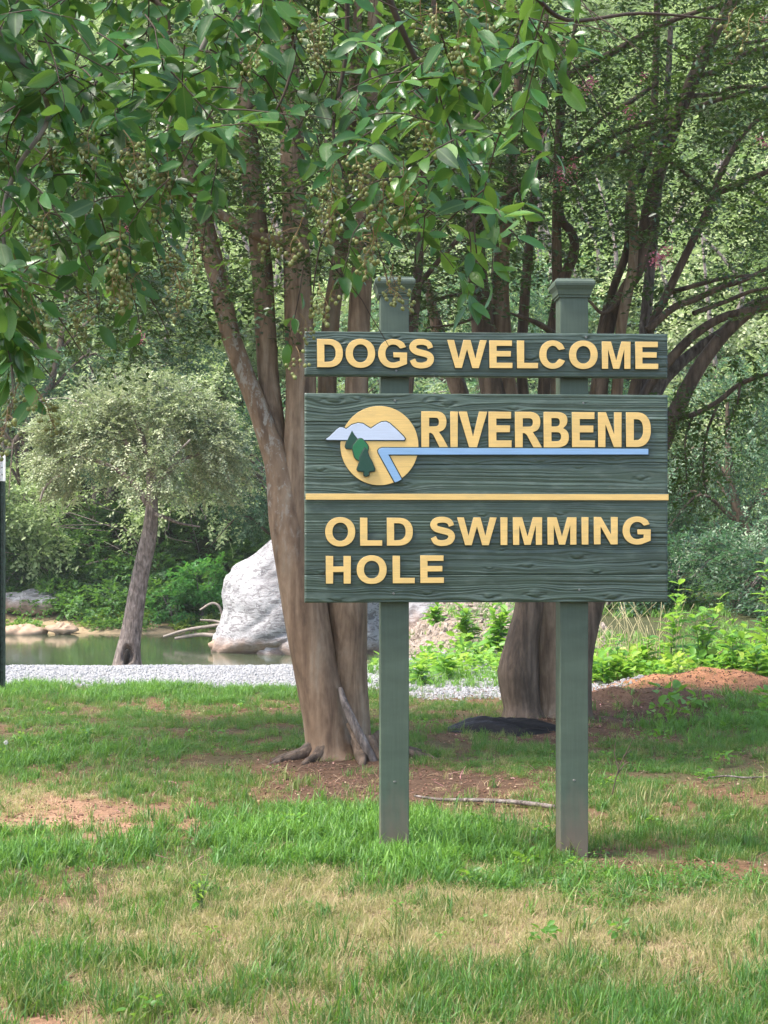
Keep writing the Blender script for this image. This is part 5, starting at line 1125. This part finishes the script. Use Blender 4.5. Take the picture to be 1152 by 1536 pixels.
# individual tall weeds
WLO = leaf_mat('tall_weed_leaf', [(0, (.05, .16, .025)), (.4, (.10, .26, .035)), (.8, (.18, .38, .05)), (1, (.36, .45, .08))], rough=.42, trans=.42, src='obj', tcol=(.45, .75, .08))
WST = plain('weed_stem', (.12, .17, .05), .6, bmp=0)
wl = [new_mesh('leaf', *near_leaf(11 + k, c_, f_, w_), [WLO], None, True) for k, (c_, f_, w_) in enumerate([(.35, .25, .17), (.5, .15, .2), (.2, .3, .22)])]
def weed(px, ytop, Y, label, nst=2, leaf=.14, per=16, seed=0, spread=.25):
    rr = random.Random(seed); b0 = P(px, 900, Y); zg = Hs(b0.x, Y); h_ = max(.15, P(px, ytop, Y).z - zg)
    e = empty('weed', (b0.x, Y, zg), label=label, cat='plant')
    for s_ in range(nst):
        a = rr.uniform(0, 6.28); hh = h_ * (1 if s_ == 0 else rr.uniform(.6, .95)); sp_ = spread * rr.uniform(.2, 1) * hh
        C, R = catmull([(0, 0, -.03), (math.cos(a) * sp_ * .35, math.sin(a) * sp_ * .35, hh * .5), (math.cos(a) * sp_, math.sin(a) * sp_, hh)], [.007, .005, .002], 8)
        V, Q, T = tube(C, R, 6, 0); link('stem', new_mesh('stem', V, [Q, T], [WST], None, True), e)
        for k in range(per):
            t = .18 + .82 * (k + .5) / per; c = C[min(len(C) - 1, int(t * (len(C) - 1)))]; az = k * 2.4 + rr.uniform(-.4, .4); L = leaf * rr.uniform(.7, 1.15) * (1.15 - .55 * t)
            o = link('leaf', wl[rr.randrange(3)], e, tuple(c)); o.rotation_euler = (rr.uniform(-.4, .4), -rr.uniform(-.1, .75) - .25 * t, az); o.scale = (L, L * 1.1, L)
    return e
for a in [(1003, 868, 18.0, 'tall leafy weed right at the lower right corner of the sign board', 2, .16, 18, 1), (1052, 890, 18.2, 'tall bright weed with pointed leaves right of the sign corner', 3, .17, 16, 2), (1100, 925, 17.4, 'bushy bright weed between the dirt mound and the tallest edge weed', 3, .16, 15, 3),
          (1150, 835, 17.6, 'tallest weed at the right edge of the picture', 2, .18, 20, 4), (1138, 970, 16.6, 'low broad weed behind the end of the red mound', 3, .16, 12, 5), (968, 950, 18.0, 'yellow-green weed just behind the red dirt mound', 3, .13, 13, 6),
          (928, 950, 17.6, 'slim young weed standing by itself on the mulch beside the right post', 1, .12, 13, 7), (905, 985, 17.2, 'short yellow-green weed touching the right post in view', 2, .11, 10, 8), (748, 898, 20.5, 'broad-leaved weed seen between the posts beside the right trunk', 4, .19, 15, 9),
          (700, 905, 21.5, 'bright weed under the board midway between the posts', 3, .17, 14, 10), (634, 990, 17.4, 'small leafy weed on the gravel right of the left post', 2, .13, 9, 11), (672, 985, 17.9, 'leafy weed on the gravel midway between the posts', 2, .14, 9, 12),
          (1018, 985, 16.0, 'spindly seedling rising from the red dirt mound', 1, .07, 9, 13), (652, 905, 24, 'pale green bush-like weed above the rubble bank', 3, .15, 12, 14)]:
    weed(*a[:4], nst=a[4], leaf=a[5] * 1.45, per=a[6] + 6, seed=a[7])
# small dark weed in the dry grass; red seedling tips
weed(300, 1340, 6.55, 'small dark leafy weed in the dry grass at lower left', 3, .05, 10, 21, .5)
# dry seed stalks right of the post
sa = Acc(); rr = random.Random(8)
for k in range(70):
    x = rr.uniform(2.3, 3.4); y = rr.uniform(17.8, 20); z0 = Hs(x, y); h_ = rr.uniform(.5, .95); a = rr.uniform(0, 6.28); l = rr.uniform(.1, .45)
    V, Q, T = tube([(x, y, z0), (x + math.cos(a) * l * .3, y, z0 + h_ * .6), (x + math.cos(a) * l, y + math.sin(a) * l, z0 + h_)], [.004, .003, .0025], 4, 3); sa.add(V, Q, T)
link('dry_stalks', sa.mesh('dry_stalks', [plain('straw', (.42, .36, .20), .8, bmp=0)], True), kind='stuff', label='dry straw-coloured seed stalks beside the right post', cat='dry grass')

# ------------------------------------------------------------------ small things
# dead branch, twig, sheet of black plastic, metal post, dandelion clock
c0 = P(730, 1214, 9.15); z0 = Hs(c0.x, 9.15) + .018
pts = [(px, yy_) for px, yy_ in ((622, 9.42), (660, 9.3), (700, 9.22), (740, 9.18), (785, 9.12), (832, 9.02))]
V, Q, T = tube([((a - 576) / F * b_, b_, Hs((a - 576) / F * b_, b_) + .03) for a, b_ in pts], [.006, .009, .011, .012, .013, .012], 8, 5, .12, 3)
link('fallen_branch', new_mesh('fallen_branch', V - np.array((c0.x, 9.15, z0)), [Q, T], [M['bark_grey']], None, True), None, (c0.x, 9.15, z0), label='thin pale dead branch lying on the soil between the posts', cat='branch')
c0 = P(1080, 1176, 10.1); z0 = Hs(c0.x, 10.1)
V, Q, T = tube([((a - 576) / F * 10.1, 10.1, z0 + .03 + h_) for a, h_ in ((1062, 0), (1090, .01), (1120, .0), (1160, .01))], [.005, .006, .006, .005], 6, 4, .1, 3)
link('fallen_branch', new_mesh('fallen_branch', V - np.array((c0.x, 10.1, z0)), [Q, T], [M['bark_grey']], None, True), None, (c0.x, 10.1, z0), label='short pale stick lying in the grass near the right edge', cat='branch')
c0 = P(915, 1225, 9.4); z0 = Hs(c0.x, 9.4); acc = Acc()
for pts in ([(0, 0, -.02), (.03, 0, .10), (.06, 0, .2), (.11, 0, .30), (.14, 0, .36)], [(.05, 0, .17), (.03, .02, .26), (.035, .02, .33)], [(.08, 0, .25), (.13, .01, .29)], [(.04, 0, .14), (.09, .02, .2), (.12, .02, .21)]):
    V, Q, T = tube(pts, list(np.linspace(.0045, .0018, len(pts))), 5, 4, .05); acc.add(V, Q, T)
link('bare_seedling', acc.mesh('bare_seedling', [M['twig']], True), None, (c0.x, 9.4, z0), label='thin dark leafless seedling standing in the grass right of the right post', cat='seedling')
BLK, nt, bs, out = mat('black_plastic'); bs.inputs['Base Color'].default_value = (.011, .011, .012, 1); bs.inputs['Roughness'].default_value = .5; bs.inputs['Specular IOR Level'].default_value = .22
bump(nt, bs, noise_tex(nt, coords(nt, (3, 8, 8)), 3, 5, .6, .6).outputs[0], .8, .02)
bx, by = P(765, 1085, 13.0).x, 13.05; bm = bmesh.new(); bmesh.ops.create_grid(bm, x_segments=60, y_segments=26, size=1)
for v in bm.verts:
    u_, w_ = v.co.x, v.co.y; prof = max(0, 1 - abs(u_) ** 2.2) * .9 + .1
    x = u_ * .52; y = w_ * .20 * (.7 + .5 * prof); fo = mnoise.noise(Vector((u_ * 1.2 + 3, w_ * 4.5 + u_ * 1.5, 1)))
    z = prof * (.085 * (1 - w_ * w_) * (1 - .5 * u_) + .07 * mnoise.noise(Vector((u_ * .9 + 3, w_ * 6 + u_ * 2.2, 1)))) + .008 * mnoise.noise(Vector((u_ * 6, w_ * 9, 4)))
    if abs(w_) > .97 or abs(u_) > .97: z = -.02
    v.co = Vector((x, y, z))
me = bpy.data.meshes.new('plastic_sheet'); bm.to_mesh(me); bm.free(); me.materials.append(BLK)
for p in me.polygons: p.use_smooth = True
link('plastic_sheet', me, None, (bx, by, Hs(bx, by) + .0), label='crumpled black plastic sheet lying at the foot of the right tree', cat='plastic sheet')
# metal post
px_, Yp = 2.5, 16.4; b0 = P(px_, 1040, Yp); zg = Hs(b0.x, Yp); hh = P(0, 682, Yp).z - zg; mp_ = empty('sign_post', (b0.x, Yp, zg), label='dark green perforated metal post with white top at the left edge', cat='post')
GRM = plain('green_enamel', (.025, .045, .035), .45, metal=.3, var=.5, scale=25); WHM = plain('white_enamel', (.75, .76, .76), .5, var=.08)
def prism(prof, z0, z1):
    n = len(prof); V = [(a, b_, z0) for a, b_ in prof] + [(a, b_, z1) for a, b_ in prof]; bm = bmesh.new(); vs = [bm.verts.new(v) for v in V]
    bm.faces.new(vs[:n][::-1]); bm.faces.new(vs[n:])
    for k in range(n): bm.faces.new((vs[k], vs[(k + 1) % n], vs[n + (k + 1) % n], vs[n + k]))
    bmesh.ops.recalc_face_normals(bm, faces=bm.faces); return bm
U = [(-.04, -.004), (-.024, -.004), (-.014, .018), (.014, .018), (.024, -.004), (.04, -.004), (.04, .001), (.027, .001), (.017, .023), (-.017, .023), (-.027, .001), (-.04, .001)]
for nm_, za, zb, mm_ in (('upright', -.4, hh - .27, GRM), ('white_top', hh - .27, hh, WHM)):
    bm = prism(U, za, zb); me = bpy.data.meshes.new(nm_); bm.to_mesh(me); bm.free(); me.materials.append(mm_); link(nm_, me, mp_)
bm = bmesh.new(); bmesh.ops.create_cone(bm, cap_ends=True, segments=10, radius1=.0055, radius2=.0055, depth=.003); bm.transform(Matrix.Rotation(PI / 2, 4, 'X')); me = bpy.data.meshes.new('bolt_hole'); bm.to_mesh(me); bm.free(); me.materials.append(hb_m)
for k in range(int(hh / .075)): link('bolt_hole', me, mp_, (0, .0165, .06 + k * .075))  # solid black discs paint the dark of the holes
# dandelion clock
c0 = P(9, 1150, 11.4); z0 = Hs(c0.x, 11.4); de = empty('dandelion', (c0.x, 11.4, z0), label='white dandelion seed head standing in the grass at the left edge', cat='flower')
V, Q, T = tube([(0, 0, 0), (.005, 0, .06), (0, 0, .11)], [.002, .002, .0015], 5, 3); link('stem', new_mesh('stem', V, [Q, T], [WST]), de)
acc = Acc(); r = np.random.default_rng(3); u = nrm(r.normal(0, 1, (120, 3))); V, T, m_ = leaves(u * .004 + np.array([0, 0, .115]), u, r.normal(0, 1, (120, 3)), .016, .003); acc.add(V, None, T)
link('seed_head', acc.mesh('seed_head', [plain('dandelion_white', (.75, .74, .7), .8, bmp=0)]), de)

# ------------------------------------------------------------------ the humid air over the river
hz = bpy.data.materials.new('humid_air'); hz.use_nodes = True; nt = hz.node_tree; nt.nodes.clear()
ho = nt.nodes.new('ShaderNodeOutputMaterial'); pv = nt.nodes.new('ShaderNodeVolumePrincipled')
pv.inputs['Color'].default_value = (.86, .93, .95, 1); pv.inputs['Density'].default_value = .00045; pv.inputs['Anisotropy'].default_value = .2
nt.links.new(pv.outputs[0], ho.inputs['Volume'])
bm = bmesh.new(); bmesh.ops.create_cube(bm, size=1, matrix=Matrix.Translation((0, 65, 47.5)) @ Matrix.Diagonal((290, 220, 103, 1)))
me = bpy.data.meshes.new('haze'); bm.to_mesh(me); bm.free(); me.materials.append(hz); link('haze', me, kind='stuff')
